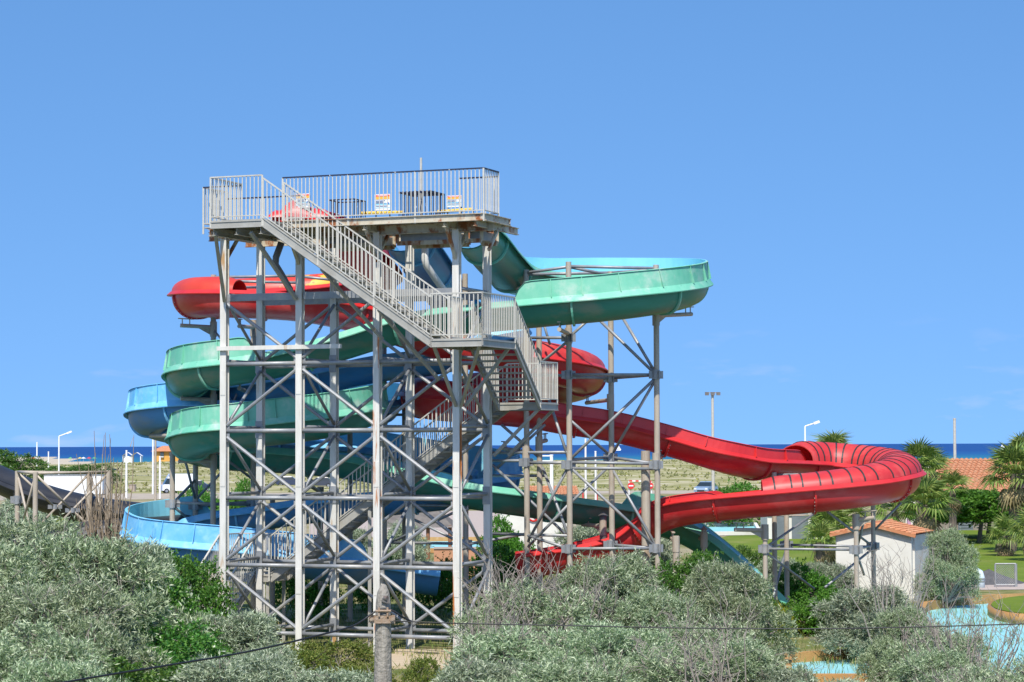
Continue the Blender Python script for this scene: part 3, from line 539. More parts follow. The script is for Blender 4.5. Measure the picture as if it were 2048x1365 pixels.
def cage(us, v0, v1, h, label, roof):
    r = thing('gate_cage', T((us[0] + us[1]) / 2, v0, DECK), label, 'cage'); u0, u1 = us
    pts = [(u0, v0, u1, v0), (u0, v1, u1, v1), (u0, v0, u0, v1), (u1, v0, u1, v1)]
    for a in pts:
        p, q = T(a[0], a[1], DECK), T(a[2], a[3], DECK); L = (q - p).length; m = MB()
        m.bar(p + V(0, 0, h), q + V(0, 0, h), .04, .03); m.build('top_rail', M['navy'], r); m = MB(); m.bar(p + V(0, 0, .15), q + V(0, 0, .15), .03, .03); m.build('bottom_rail', M['navy'], r)
        n = max(2, int(L / .13))
        for k in range(n + 1):
            m = MB(); c = p + (q - p) * (k / n); m.box((c.x - .011, c.y - .011, DECK), (c.x + .011, c.y + .011, DECK + h)); m.build('bar', M['navy'], r)
    if roof:
        n = 9
        for k in range(n + 1):
            m = MB(); u = u0 + (u1 - u0) * k / n; m.bar(T(u, v0, DECK + h + .02), T(u, v1, DECK + h + .02), .025, .03); m.build('roof_bar', M['navy'], r)
cage((4.9, 5.85), 1.25, 2.3, .92, 'dark barred cage with a slatted roof on the launch deck', True)
cage((2.7, 3.5), 1.25, 2.0, .8, 'low dark barred cage without a roof on the launch deck', False)
for p, q, lb in ((P(722, 427, 69.8), P(806, 425, 69.5), 'yellow grab bar across the blue slide entry'), (P(874, 424, 69.3), P(946, 419, 69), 'yellow grab bar across the green slide entry')):
    r = thing('grab_bar', V(p.x, p.y, DECK), lb, 'bar', 'yellow bars at the slide entries'); ym = mat('yellow', (.72, .46, .03, 1), None, rough=.4)
    for k in range(8): m = MB(); m.tube(p + (q - p) * (k / 8 + .008), p + (q - p) * ((k + 1) / 8 - .008), .05, 10); m.build('roller', ym, r)
    for c in (p, q): m = MB(); m.tube(V(c.x, c.y, DECK), c, .025, 6); m.build('leg', M['navy'], r)
# ------------------------------------------------------------------ ground, dunes, sea
rn = random.Random(5); nr = np.random.default_rng(7)
def sstep(a, b, x): t = min(1, max(0, (x - a) / (b - a))); return t * t * (3 - 2 * t)
def shore(a): return 880 + 900 * sstep(-.155, -.185, a)       # the beach reaches further out at the left
def hgt(x, y):
    a = x / max(y, 1); h = 0.0
    if y > 270:
        n = math.sin(x * .041 + 1.3) * math.sin(y * .033) + .6 * math.sin(x * .097 + y * .05) + .4 * math.sin(x * .21 - y * .13)
        lo = .55 if a < -.17 else 1.0
        h = sstep(290, 500, y) * (1.75 * lo + .33 * n) * (1 - .25 * sstep(520, 640, y))
        h = h * (1 - sstep(690, 840, y)) - 1.7 * sstep(690, 850, y) - 3.5 * sstep(shore(a), shore(a) + 60, y)
    return h
def ground_material():
    m = bpy.data.materials.new('ground'); m.use_nodes = True; nt = m.node_tree; n = nt.nodes; l = nt.links; b = n['Principled BSDF']; b.inputs['Roughness'].default_value = .95; b.inputs['Specular IOR Level'].default_value = .1
    ge = n.new('ShaderNodeNewGeometry'); sp = n.new('ShaderNodeSeparateXYZ'); l.new(ge.outputs['Position'], sp.inputs[0])
    def noise(s, d=6): q = n.new('ShaderNodeTexNoise'); q.inputs['Scale'].default_value = s; q.inputs['Detail'].default_value = d; q.inputs['Roughness'].default_value = .65; l.new(ge.outputs['Position'], q.inputs[0]); return q.outputs[0]
    def ramp(f, stops):
        r = n.new('ShaderNodeValToRGB'); e = r.color_ramp.elements
        while len(e) < len(stops): e.new(.5)
        for i, (p, c) in enumerate(stops): e[i].position = p; e[i].color = c
        l.new(f, r.inputs[0]); return r.outputs[0]
    def mrange(f, a, c): q = n.new('ShaderNodeMapRange'); q.inputs[1].default_value = a; q.inputs[2].default_value = c; l.new(f, q.inputs[0]); return q.outputs[0]
    def mix(f, a, c): q = n.new('ShaderNodeMix'); q.data_type = 'RGBA'; l.new(f, q.inputs[0]); l.new(a, q.inputs[6]); l.new(c, q.inputs[7]); return q.outputs[2]
    near = ramp(noise(.55), [(.3, (.07, .10, .025, 1)), (.46, (.14, .16, .05, 1)), (.58, (.26, .22, .10, 1)), (.72, (.36, .29, .18, 1))])
    mid = ramp(noise(.09), [(.35, (.16, .17, .06, 1)), (.5, (.28, .24, .13, 1)), (.66, (.40, .34, .25, 1))])
    dune = ramp(noise(.13, 12), [(.34, (.14, .15, .06, 1)), (.43, (.22, .22, .08, 1)), (.50, (.32, .295, .14, 1)), (.57, (.40, .36, .22, 1)), (.66, (.54, .49, .37, 1))])
    sand = ramp(noise(.05), [(.3, (.42, .36, .27, 1)), (.7, (.52, .45, .34, 1))])
    c = mix(mrange(sp.outputs[1], 112, 135), near, mid); c = mix(mrange(sp.outputs[1], 288, 300), c, dune); c = mix(mrange(sp.outputs[1], 780, 830), c, sand)
    l.new(c, b.inputs['Base Color'])
    nb = noise(9, 6); bp = n.new('ShaderNodeBump'); bp.inputs['Strength'].default_value = .35; bp.inputs['Distance'].default_value = .15; l.new(nb, bp.inputs['Height']); l.new(bp.outputs[0], b.inputs['Normal'])
    return m
ys = [-90, -40, 0, 20, 40, 60, 90, 130, 180, 230, 270] + list(range(290, 880, 9)) + [900, 940, 1000, 1200, 1500, 1780, 1850, 2000]
aa = np.linspace(-.62, .62, 120)
gm = MB(); gv = [(a * (y + 200), y, hgt(a * (y + 200), y)) for y in ys for a in aa]; W = len(aa)
gm.v = gv
for i in range(len(ys) - 1):
    for j in range(W - 1): gm.f.append((i * W + j, i * W + j + 1, (i + 1) * W + j + 1, (i + 1) * W + j)); gm.m.append(0)
gm.build('ground', ground_material(), None, True, kind='structure')
def sea_material():
    m = bpy.data.materials.new('sea'); m.use_nodes = True; nt = m.node_tree; n = nt.nodes; l = nt.links; b = n['Principled BSDF']; b.inputs['Roughness'].default_value = .55; b.inputs['Specular IOR Level'].default_value = .12
    ge = n.new('ShaderNodeNewGeometry'); sp = n.new('ShaderNodeSeparateXYZ'); l.new(ge.outputs['Position'], sp.inputs[0])
    q = n.new('ShaderNodeMapRange'); q.inputs[1].default_value = 700; q.inputs[2].default_value = 2500; l.new(sp.outputs[1], q.inputs[0])
    mp = n.new('ShaderNodeMapping'); mp.inputs['Scale'].default_value = (.02, .004, 1); l.new(ge.outputs['Position'], mp.inputs[0])
    no = n.new('ShaderNodeTexNoise'); no.inputs['Scale'].default_value = 1.0; no.inputs['Detail'].default_value = 9; no.inputs['Roughness'].default_value = .7; l.new(mp.outputs[0], no.inputs[0])
    ad = n.new('ShaderNodeMath'); ad.operation = 'MULTIPLY_ADD'; ad.inputs[1].default_value = .5; l.new(no.outputs[0], ad.inputs[0])
    sb = n.new('ShaderNodeMath'); sb.operation = 'SUBTRACT'; sb.inputs[1].default_value = .25; l.new(q.outputs[0], sb.inputs[0]); l.new(sb.outputs[0], ad.inputs[2])
    r = n.new('ShaderNodeValToRGB'); e = r.color_ramp.elements
    for p, c in ((.25, (.022, .165, .24, 1)), (.6, (.012, .085, .24, 1))): e.new(p).color = c
    e[0].color = (.05, .25, .27, 1); e[-1].position = 1; e[-1].color = (.010, .058, .21, 1); l.new(ad.outputs[0], r.inputs[0]); l.new(r.outputs[0], b.inputs['Base Color'])
    return m
m = MB(); m.add([(-40000, 820, -2), (40000, 820, -2), (40000, 70000, -2), (-40000, 70000, -2)], [(0, 1, 2, 3)]); m.build('sea', sea_material(), kind='structure')
def sheet(name, pix, mt, z=.012, kind='structure', **k):
    m = MB(); v = [G(px, py, z) for px, py in pix]; m.add(v, [tuple(range(len(v)))[::-1]] if False else [tuple(range(len(v)))]); return m.build(name, mt, kind=kind, **k)
M['lawn'] = mat('lawn', (.15, .205, .026, 1), (.10, .155, .018, 1), .5, .9, spec=.1, c3=(.24, .24, .07, 1), s3=.25, t3=(.52, .75), bump=.5, bscale=14)
M['gravel'] = mat('gravel', (.42, .36, .29, 1), (.34, .29, .22, 1), .5, .95, spec=.1)
M['pave'] = mat('pave', (.45, .36, .30, 1), (.38, .31, .26, 1), 1.2, .9)
M['cyan'] = mat('cyan', (.30, .62, .64, 1), (.25, .56, .60, 1), .8, .5)
M['ochre'] = mat('ochre', (.46, .25, .085, 1), (.38, .20, .065, 1), 1.5, .8, c3=(.50, .30, .14, 1), s3=2)
M['stucco'] = mat('stucco', (.68, .66, .60, 1), (.60, .58, .52, 1), 1.3, .9, bump=.1, c3=(.50, .47, .41, 1), s3=.9, t3=(.58, .8))
M['terra'] = mat('terra', (.52, .22, .10, 1), (.44, .16, .07, 1), 3.0, .85, c3=(.58, .34, .19, 1), s3=4, t3=(.5, .7))
sheet('lawn', [(1860, 1172), (2200, 1172), (2230, 1062), (1850, 1058), (1500, 1062), (1380, 1090), (1420, 1165)], M['lawn'])
sheet('path', [(1900, 1163), (2200, 1168), (2200, 1178), (1880, 1181)], M['pave'], .016)
sheet('road', [(-200, 1003), (700, 996), (700, 985), (-200, 990)], M['gravel'])
sheet('road', [(-200, 1058), (250, 1050), (240, 1026), (-200, 1030)], M['gravel'], .012)
sheet('path', [(1020, 986), (1700, 990), (1700, 982), (1020, 979)], M['gravel'])
sheet('forecourt', [(620, 1078), (1010, 1076), (1120, 1035), (1040, 1022), (620, 1022)], M['pave'])
# pools with low ochre walls
def pool(name, pix, z, wallh, label, cat='pool', wm=None):
    r = thing(name, G(*pix[0], 0), label, cat); m = MB(); v = [G(px, py, z) for px, py in pix]; m.add(v, [tuple(range(len(v)))]); m.build('floor', M['cyan'], r)
    n = len(v)
    for i in range(n):
        p, q = v[i].copy(), v[(i + 1) % n].copy(); p.z = q.z = z + wallh / 2
        m = MB(); m.bar(p, q, .22, wallh); m.build('wall_section', wm or M['ochre'], r)
pool('pool_basin', [(1850, 1222), (1905, 1212), (1990, 1206), (2120, 1201), (2160, 1330), (1980, 1420), (1840, 1380), (1800, 1320)], .02, .3, 'empty turquoise pool with an ochre rim behind the silver shrubs')
isl = thing('pool_island', G(2060, 1232), 'grassy pool island ringed by a curved ochre wall', 'island'); ip = [G(2080 + 105 * math.cos(a), 1231 + 21 * math.sin(a), 0) for a in [k * 2 * math.pi / 22 for k in range(22)]]
m = MB(); m.slab([(p.x, p.y) for p in ip][::-1], .0, .34); m.build('ring_wall', M['ochre'], isl, True)
c0 = sum(ip, V(0, 0, 0)) / len(ip); m = MB(); m.slab([((p.x - c0.x) * .93 + c0.x, (p.y - c0.y) * .93 + c0.y) for p in ip][::-1], .3, .37); m.build('turf', M['lawn'], isl)
pool('channel_basin', [(1575, 1326), (1700, 1318), (1800, 1322), (1800, 1370), (1575, 1370)], .02, .26, 'low ochre channel with pale blue floor among the front shrubs')
pool('swimming_pool', [(640, 1108), (1100, 1104), (1090, 1082), (650, 1084)], .03, .25, 'turquoise pool seen between the tower columns')
pool('paddling_pool', [(1400, 1072), (1520, 1070), (1510, 1052), (1400, 1054)], .03, .25, 'small pale pool beyond the green slide outlet', wm=M['stucco'])
# ------------------------------------------------------------------ buildings
def tiled_roof(root, p00, p10, p01, p11, name='roof_slope', n=26, rows=9, r=.07):
    """roman-tile slope: p00-p10 is the ridge, p01-p11 the eave; wavy courses with stepped rows"""
    m = MB(); p00, p10, p01, p11 = map(Vector, (p00, p10, p01, p11)); nn = ((p10 - p00).cross(p01 - p00)).normalized()
    if nn.z < 0: nn = -nn
    K = n * 6
    for j in range(rows):
        t0, t1 = j / rows, (j + 1.12) / rows; o = len(m.v)
        for t, lift in ((t0, 0), (min(t1, 1.0), .035)):
            for k in range(K + 1):
                s = k / K; a = p00.lerp(p10, s); b = p01.lerp(p11, s); m.v.append(tuple(a.lerp(b, t) + nn * (lift + r * abs(math.sin(math.pi * n * s)))))
        for k in range(K): m.f.append((o + k, o + k + 1, o + K + 1 + k + 1, o + K + 1 + k)); m.m.append(0)
    o = m.build(name, M['terra'], root); o['kind'] = 'stuff'
    return o
hut = thing('utility_hut', P(1750, 1190, 88), 'small white rendered hut with a terracotta tiled gable roof', 'hut')
HY = 88.0
fa = P(1673, 1100, HY + .9); fb = P(1823, 1100, HY - .2); fa.z = fb.z = 0; hu = (fb - fa).normalized(); hd = V(-hu.y, hu.x, 0)
if hd.y < 0: hd = -hd
DEP = 2.6; hw = (fb - fa).length; ez = P(1823, 1071, HY).z; az = P(1752, 1053, HY).z
w4 = [fa, fb, fb + hd * DEP, fa + hd * DEP]
for i in range(4):
    p, q = w4[i], w4[(i + 1) % 4]; m = MB()
    if i in (0, 2):
        mid = (p + q) / 2; inn = hd * (.18 if i == 0 else -.18); pl = [p, q, q + V(0, 0, ez), mid + V(0, 0, az), p + V(0, 0, ez)]
        m.add(pl + [x + inn for x in pl], [(0, 1, 2, 3, 4), (9, 8, 7, 6, 5)] + [(k, (k + 1) % 5, 5 + (k + 1) % 5, 5 + k) for k in range(5)])
    else: m.bar((p + q) / 2 - (q - p) * .43 + V(0, 0, ez / 2), (p + q) / 2 + (q - p) * .43 + V(0, 0, ez / 2), .16, ez)
    m.build('wall', M['stucco'], hut)
rf = (fa + fb) / 2 + V(0, 0, az + .08) - hd * .16; rb = rf + hd * (DEP + .32); rl = -hu * (hw / 2 + .2) + V(0, 0, ez - az - .05); rr = hu * (hw / 2 + .2) + V(0, 0, ez - az - .05)
tiled_roof(hut, rf, rb, rf + rr, rb + rr, n=14, rows=8, r=.05); tiled_roof(hut, rf, rb, rf + rl, rb + rl, n=14, rows=8, r=.05)
m = MB()
for k in range(11): m.tube(rf.lerp(rb, k / 11) + V(0, 0, .02), rf.lerp(rb, (k + 1.1) / 11) + V(0, 0, .035), .07, 8)
m.build('ridge_tiles', M['terra'], hut).__setitem__('kind', 'stuff')
for d in (rl, rr): m = MB(); m.bar(rf + V(0, 0, -.05), rf + d + V(0, 0, -.05), .07, .12); m.build('verge', M['terra'], hut)
house = thing('park_house', P(1960, 1066, 160), 'long low house with a broad red tiled roof behind the palms', 'house')
wl_, wr_ = P(1855, 985, 160), P(2260, 985, 158); zt = P(1900, 988, 160).z
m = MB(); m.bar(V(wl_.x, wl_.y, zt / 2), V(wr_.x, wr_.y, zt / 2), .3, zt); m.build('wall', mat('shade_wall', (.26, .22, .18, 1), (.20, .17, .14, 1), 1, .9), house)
m = MB(); m.bar(V(wl_.x, wl_.y + 9, zt / 2), V(wr_.x, wr_.y + 9, zt / 2), .3, zt); m.build('wall', M['stucco'], house)
tiled_roof(house, P(1872, 919, 168), P(2270, 919, 166), P(1836, 991, 158.6), P(2270, 991, 156.6), n=42, rows=15, r=.1)
tiled_roof(house, P(1872, 919, 168), P(2270, 919, 166), P(1872, 960, 178), P(2270, 960, 176), n=42, rows=6, r=.1)
sh = mat('shutter', (.16, .18, .19, 1), (.12, .14, .15, 1), 2, .6)
for px in (1930, 1965, 2000, 2036):
    c = P(px, 1040, 159.6); wd = thing  # shutters with slats
    m = MB(); m.bar(V(c.x - .5, c.y - .2, .9), V(c.x + .5, c.y - .2, .9), .05, 1.8)
    for k in range(9): m.bar(V(c.x - .46, c.y - .24, .2 + k * .18), V(c.x + .46, c.y - .24, .2 + k * .18), .04, .05)
    m.build('shutter', sh, house)
pk = mat('pink', (.52, .30, .42, 1), None, rough=.7)
for px, tp, bp_ in ((2008, 1012, 1052), (1818, 1022, 1044)):
    a = P(px, bp_, 152); b = P(px, tp, 152); m = MB(); m.bar(V(a.x, a.y, 0), b, .24, .24); m.build('porch_post', pk, house)
kio = thing('kiosk', P(1105, 1000, 240), 'low kiosk whose orange tiled roof shows above the green slide', 'kiosk')
a, b = P(1055, 988, 240), P(1158, 988, 240); m = MB(); m.bar(V(a.x, 243, a.z / 2), V(b.x, 243, a.z / 2), 3.6, a.z); m.build('wall', M['stucco'], kio)
tiled_roof(kio, P(1052, 973, 243), P(1154, 973, 243), P(1050, 990, 240), P(1160, 990, 240), n=18, rows=4, r=.09)
tiled_roof(kio, P(1052, 973, 243), P(1154, 973, 243), P(1052, 988, 246), P(1154, 988, 246), n=18, rows=4, r=.09)
ob = thing('beach_building', P(340, 922, 700), 'orange beach building with a tiled roof on the dunes', 'building')
om = mat('orange_wall', (.62, .34, .08, 1), (.55, .29, .06, 1), .3, .9)
a, b = P(309, 922, 700), P(372, 922, 700); bz = a.z - 1.5; tz = P(340, 903, 700).z
m = MB(); m.box((a.x, 697, bz), (b.x, 706, tz)); m.build('wall', om, ob)
rz = P(340, 892, 700).z; m = MB(); m.add([(a.x - .5, 696, tz), (b.x + .5, 696, tz), (b.x + .5, 707, tz), (a.x - .5, 707, tz), (a.x + 2.2, 701, rz), (b.x - 2.2, 701, rz)], [(0, 1, 5, 4), (1, 2, 5), (2, 3, 4, 5), (3, 0, 4), (3, 2, 1, 0)]); m.build('roof', M['terra'], ob)
for px in (324, 342, 360):
    c = P(px, 909, 696.5); m = MB(); m.bar(c - V(.5, 0, 0), c + V(.5, 0, 0), .1, 1.2); w_ = m.build('window', mat('dark_pane', (.05, .07, .08, 1), None, rough=.2), ob); m = MB(); m.bar(c - V(.5, .08, .75), c + V(.5, -.08, -.0) * 0 + c + V(.5, -.08, -.75) - c, .1, .2) if False else m.bar(c + V(-.5, -.05, -.75), c + V(.5, -.05, -.75), .1, .3); m.build('sill', M['stucco'], w_)
wm = mat('white_paint', (.78, .78, .76, 1), None, rough=.5)
for px, lb, op in ((256, 'white pitched beach cabin with solid walls on the dune', 0), (274, 'white pitched beach cabin with open sides on the dune', 1)):
    c = P(px, 923, 640); r = thing('beach_cabin', c, lb, 'cabin'); w = 1.15; t = P(px, 912, 640).z; ap = P(px, 905, 640).z
    for sx in (-1, 1):
        for sy in (-1, 1): m = MB(); m.box((c.x + sx * w - .1, 640 + sy * w - .1, c.z - 1), (c.x + sx * w + .1, 640 + sy * w + .1, t)); m.build('post', wm, r)
        m = MB(); m.add([(c.x, 638.5, ap), (c.x, 641.5, ap), (c.x + sx * (w + .3), 641.5, t - .05), (c.x + sx * (w + .3), 638.5, t - .05)], [(0, 1, 2, 3)]); m.build('roof_slope', wm, r)
    if not op: m = MB(); m.box((c.x - w, 639.2, c.z - 1), (c.x + w, 640.8, t - .1)); m.build('wall', wm, r)
# thatched shelter, park wall, low buildings seen through the tower
th = mat('thatch', (.19, .165, .14, 1), (.12, .105, .09, 1), 3, .95, stretch=(1, 1, .25), bump=.6, bscale=20)
wd_ = mat('timber', (.30, .14, .07, 1), (.22, .10, .05, 1), 3, .8)
shl = thing('thatched_shelter', P(840, 1080, 112), 'open shelter with a grey thatched roof seen behind the tower', 'shelter')
def hip(root, x0, x1, yb, yt, Y, dep, mt, name='roof'):
    a, b = P(x0, yb, Y), P(x1, yb, Y); z0 = a.z; z1 = P((x0 + x1) / 2, yt, Y + dep / 2).z; e = min(dep / 2, (b.x - a.x) * .3)
    m = MB(); m.add([(a.x, Y, z0), (b.x, Y, z0), (b.x, Y + dep, z0), (a.x, Y + dep, z0), (a.x + e, Y + dep / 2, z1), (b.x - e, Y + dep / 2, z1)], [(0, 1, 5, 4), (1, 2, 5), (2, 3, 4, 5), (3, 0, 4), (3, 2, 1, 0)]); m.build(name, mt, root)
    return a, b, z0
a, b, z0 = hip(shl, 742, 908, 1056, 1008, 112, 6, th)
for px in (760, 800, 856, 900):
    for dy in (.3, 5.6): c = P(px, 1060, 112 + dy); m = MB(); m.tube(V(c.x, c.y, 0), V(c.x, c.y, z0 + .1), .09, 8); m.build('post', wd_, shl)
pw = thing('park_wall', P(1080, 1062, 118), 'white rendered wall with a round prohibition sign', 'wall')
a, b = P(1000, 1070, 118), P(1140, 1070, 118); z = P(1080, 1018, 118).z; m = MB(); m.bar(V(a.x, 118, z / 2), V(b.x, 118, z / 2), .3, z); m.build('panel', M['stucco'], pw)
c = P(1067, 1032, 117.8); ring = [c + V(.26 * math.cos(k * math.pi / 10), -.02, .26 * math.sin(k * math.pi / 10)) for k in range(21)]; m = MB(); m.path(ring, .045, 5); sgm = mat('sign_red', (.55, .02, .02, 1), None, rough=.4); m.build('sign_ring', sgm, pw); m = MB(); m.bar(c + V(-.18, -.02, .18), c + V(.18, -.02, -.18), .03, .06); m.build('sign_bar', sgm, pw)
for name, x0, x1, yb, yt, Y, lb, mt in (('terracotta_wall', 868, 1010, 1118, 1098, 104, 'low terracotta coloured wall beyond the tower', mat('terracotta', (.50, .26, .15, 1), (.44, .22, .12, 1), 1, .9)), ('beige_building', 1528, 1662, 1066, 1030, 148, 'low beige building glimpsed under the red slide', M['stucco'])):
    a, b = P(x0, yb, Y), P(x1, yb, Y); z = P((x0 + x1) / 2, yt, Y).z; r = thing(name, V((a.x + b.x) / 2, Y, 0), lb, 'wall' if 'wall' in name else 'building')
    m = MB(); m.bar(V(a.x, Y, z / 2), V(b.x, Y, z / 2), .3 if 'wall' in name else 4, z); m.build('wall', mt, r)
    m = MB(); m.bar(V(a.x, Y, z + .04), V(b.x, Y, z + .04), .4 if 'wall' in name else 4.2, .08); m.build('coping', M['pave'], r)
    if 'building' in name:
        for px, w in ((1562, .9), (1600, 1.0)): c = P(px, 1050, Y - 2.05); m = MB(); m.bar(V(c.x - w / 2, c.y, 1.0), V(c.x + w / 2, c.y, 1.0), .05, 2.0); m.build('door', sh, r)
bm_ = mat('blue_paint', (.03, .09, .40, 1), None, rough=.4)
br = thing('pool_railing', P(850, 1120, 98), 'blue painted railing beside the turquoise pool', 'railing'); a, b = P(828, 1122, 98), P(905, 1122, 98)
for z in (.1, .55, 1.0): m = MB(); m.tube(V(a.x, 98, z), V(b.x, 98, z), .03, 6); m.build('rail', bm_, br)
for k in range(9): c = a.lerp(b, k / 8); m = MB(); m.tube(V(c.x, 98, 0), V(c.x, 98, 1.02), .028 if k % 4 else .045, 6); m.build('post', bm_, br)
# ------------------------------------------------------------------ vehicles
gl = mat('glass', (.02, .03, .035, 1), None, rough=.08, spec=.6); tyre = mat('tyre', (.015, .015, .015, 1), None, rough=.8); rimm = mat('rim', (.45, .45, .46, 1), None, rough=.3, metal=.8); lampm = mat('lamp_glass', (.75, .75, .72, 1), None, rough=.1)
def car(px, py, ang, cc, label, van=False, L=4.1, H=1.48, W=1.72):
    c = G(px, py); r = thing('parked_car' if not van else 'delivery_van', c, label, 'van' if van else 'car', None); cm = mat('paint', cc, None, rough=.25, coat=.6)
    ca, sa = math.cos(ang), math.sin(ang)
    def X(x, y, z): return V(c.x + x * ca - y * sa, c.y + x * sa + y * ca, z)
    def ext(pr, w0, w1, mt, name, z0, z1):
        m = MB(); n = len(pr); f = lambda z: w0 + (w1 - w0) * (z - z0) / (z1 - z0)
        vs_ = [X(x, s * f(z), z) for s in (-1, 1) for x, z in pr]; m.add(vs_, [tuple(range(n - 1, -1, -1)), tuple(range(n, 2 * n))] + [(i, (i + 1) % n, n + (i + 1) % n, n + i) for i in range(n)]); return m.build(name, mt, r)
    h = L / 2; w = W / 2
    if van:
        ext([(-h, .35), (h, .35), (h, .9), (h - .5, 1.1), (h - .9, 1.9), (h - 1.2, H), (-h, H)], w, w * .93, cm, 'body', .35, H)
        ext([(h - .5, 1.15), (h - .52, 1.2), (h - .87, 1.85), (h - 1.6, 1.85), (h - 1.6, 1.15)], w * 1.005, w * .97, gl, 'window', 1.15, 1.85)
    else:
        ext([(-h, .3), (h, .3), (h + .02, .55), (h - .1, .78), (h - .95, .95), (-h + .25, .98), (-h - .02, .8)], w, w * .96, cm, 'body', .3, .98)
        ext([(h - 1.0, .93), (h - 1.75, H - .06), (h - 2.0, H), (-h + 1.0, H), (-h + .25, .96)], w * .95, w * .74, gl, 'window', .93, H)
        ext([(h - 1.72, H - .07), (h - 2.0, H + .015), (-h + .95, H + .015), (-h + .75, H - .1)], w * .80, w * .74, cm, 'roof', H - .1, H)
    for sx in (-h + .75, h - .8):
        for s in (-1, 1):
            m = MB(); m.tube(X(sx, s * (w - .18), .31), X(sx, s * (w + .02), .31), .31, 14); t = m.build('wheel', tyre, r); m = MB(); m.tube(X(sx, s * (w + .0), .31), X(sx, s * (w + .035), .31), .18, 10); m.build('rim', rimm, t)
    for s in (-1, 1): m = MB(); m.bar(X(h + .0, s * w * .62, .66), X(h + .0, s * w * .92, .66), .1, .16); m.build('headlight', lampm, r)
    m = MB(); m.bar(X(h + .02, -w * .5, .45), X(h + .02, w * .5, .45), .06, .16); m.build('grille', tyre, r)
    return r
car(1412, 989, -math.pi * .62, (.22, .30, .40, 1), 'silver blue hatchback parked facing the slides beside the bush')
car(580, 974, 0.05, (.03, .035, .06, 1), 'dark navy car parked behind the tower columns')
car(638, 976, 3.2, (.04, .04, .045, 1), 'dark grey car parked behind the tower next to a navy one')
car(398, 984, .1, (.02, .03, .06, 1), 'dark car parked beside the white van')
car(228, 952, .2, (.015, .015, .018, 1), 'black car parked by the dune fence')
car(356, 987, math.pi + .25, (.78, .78, .78, 1), 'white panel van parked by the gravel road', True, 4.6, 2.4, 1.9)
tr = thing('truck_trailer', G(150, 1000), 'long white trailer parked behind the black slide', 'trailer'); a, b = G(92, 1000), G(205, 1000); b.y = a.y; zt = P(150, 950, a.y).z
m = MB(); m.box((a.x, a.y - 1.2, .55), (b.x, a.y + 1.2, zt)); m.build('body', wm, tr); m = MB(); m.box((a.x, a.y - 1.23, .5), (b.x, a.y + 1.23, .62)); m.build('skirt', sh, tr)
m = MB(); m.box((a.x - .02, a.y - 1.24, zt - .1), (b.x + .02, a.y + 1.24, zt + .02)); m.build('top_trim', M['galv'], tr)
for k in (.2, .3, .8): c = a.lerp(b, k); m = MB(); m.tube(V(c.x, a.y - 1.25, .42), V(c.x, a.y - .95, .42), .42, 14); m.build('wheel', tyre, tr)
# ------------------------------------------------------------------ lamps, poles, boats, small things
def lamp(px, tp, bp_, Y, label, arm=19, r=.09):
    t = P(px, tp, Y); b = V(t.x, t.y, hgt(t.x, t.y) - .1); s = Y / F; rt = thing('street_lamp', b, label, 'lamp'); m = MB(); m.tube(b, t, r * 1.3, 8, r2=r); m.build('pole', wm, rt)
    e = P(px + arm, tp - 7, Y); m = MB(); m.tube(t, e, r * .8, 8); m.build('arm', wm, rt); m = MB(); d = (e - t).normalized(); m.bar(e - d * .2, e + d * 7 * s + V(0, 0, .02), .35, .2); m.build('lamp_head', wm, rt)
lamp(118, 873, 940, 300, 'white street lamp with a curved arm above the black slide'); lamp(1610, 853, 930, 200, 'white street lamp rising behind the red slide hood', 22, .07); lamp(306, 872, 960, 290, 'white street lamp beside the orange building', 16)
def mast(px, tp, Y, r, mt, label, name='pole', cross=False):
    t = P(px, tp, Y); b = V(t.x, t.y, hgt(t.x, t.y) - .1); rt = thing(name, b, label, 'pole'); m = MB(); m.tube(b, t, r * 1.2, 8, r2=r); m.build('shaft', mt, rt)
    m = MB(); m.tube(t, t + V(0, 0, .12), r * 1.15, 8); m.build('cap', mt, rt); return rt, t
rt, t = mast(1425, 788, 250, .14, M['rail'], 'tall floodlight mast standing above the car park', 'floodlight_mast')
m = MB(); m.bar(t + V(-.8, 0, .1), t + V(.8, 0, .1), .15, .1); m.build('crossbar', M['galv'], rt)
for k in (-.6, 0, .6): m = MB(); m.bar(t + V(k - .2, -.2, .0), t + V(k + .2, -.2, .0), .3, .35); m.build('floodlight', M['dark_steel'], rt)
for px, tp, Y, r, mt, lb in ((1909, 840, 185, .11, M['rail'], 'grey pole above the red tiled house'), (74, 886, 420, .12, wm, 'thin white flagpole near the beach'), (97, 905, 380, .1, wm, 'short white lamp post near the hedge'), (253, 903, 270, .1, wm, 'white post before the beach cabins'), (320, 915, 265, .1, wm, 'white post in front of the orange building'), (311, 880, 225, .1, M['beige'], 'beige pole overlapping the orange building'), (1171, 880, 240, .09, wm, 'thin white pole behind the scaffold'), (1191, 905, 238, .09, wm, 'short white pole behind the scaffold'), (1103, 912, 236, .16, wm, 'thick white post behind the scaffold with a crossbar')):
    rt, t = mast(px, tp, Y, r, mt, lb)
    if 'crossbar' in lb:
        for dz in (0, -.5): m = MB(); m.bar(t + V(-1.3, 0, dz), t + V(.1, 0, dz), .1, .12); m.build('crossbar', wm, rt)
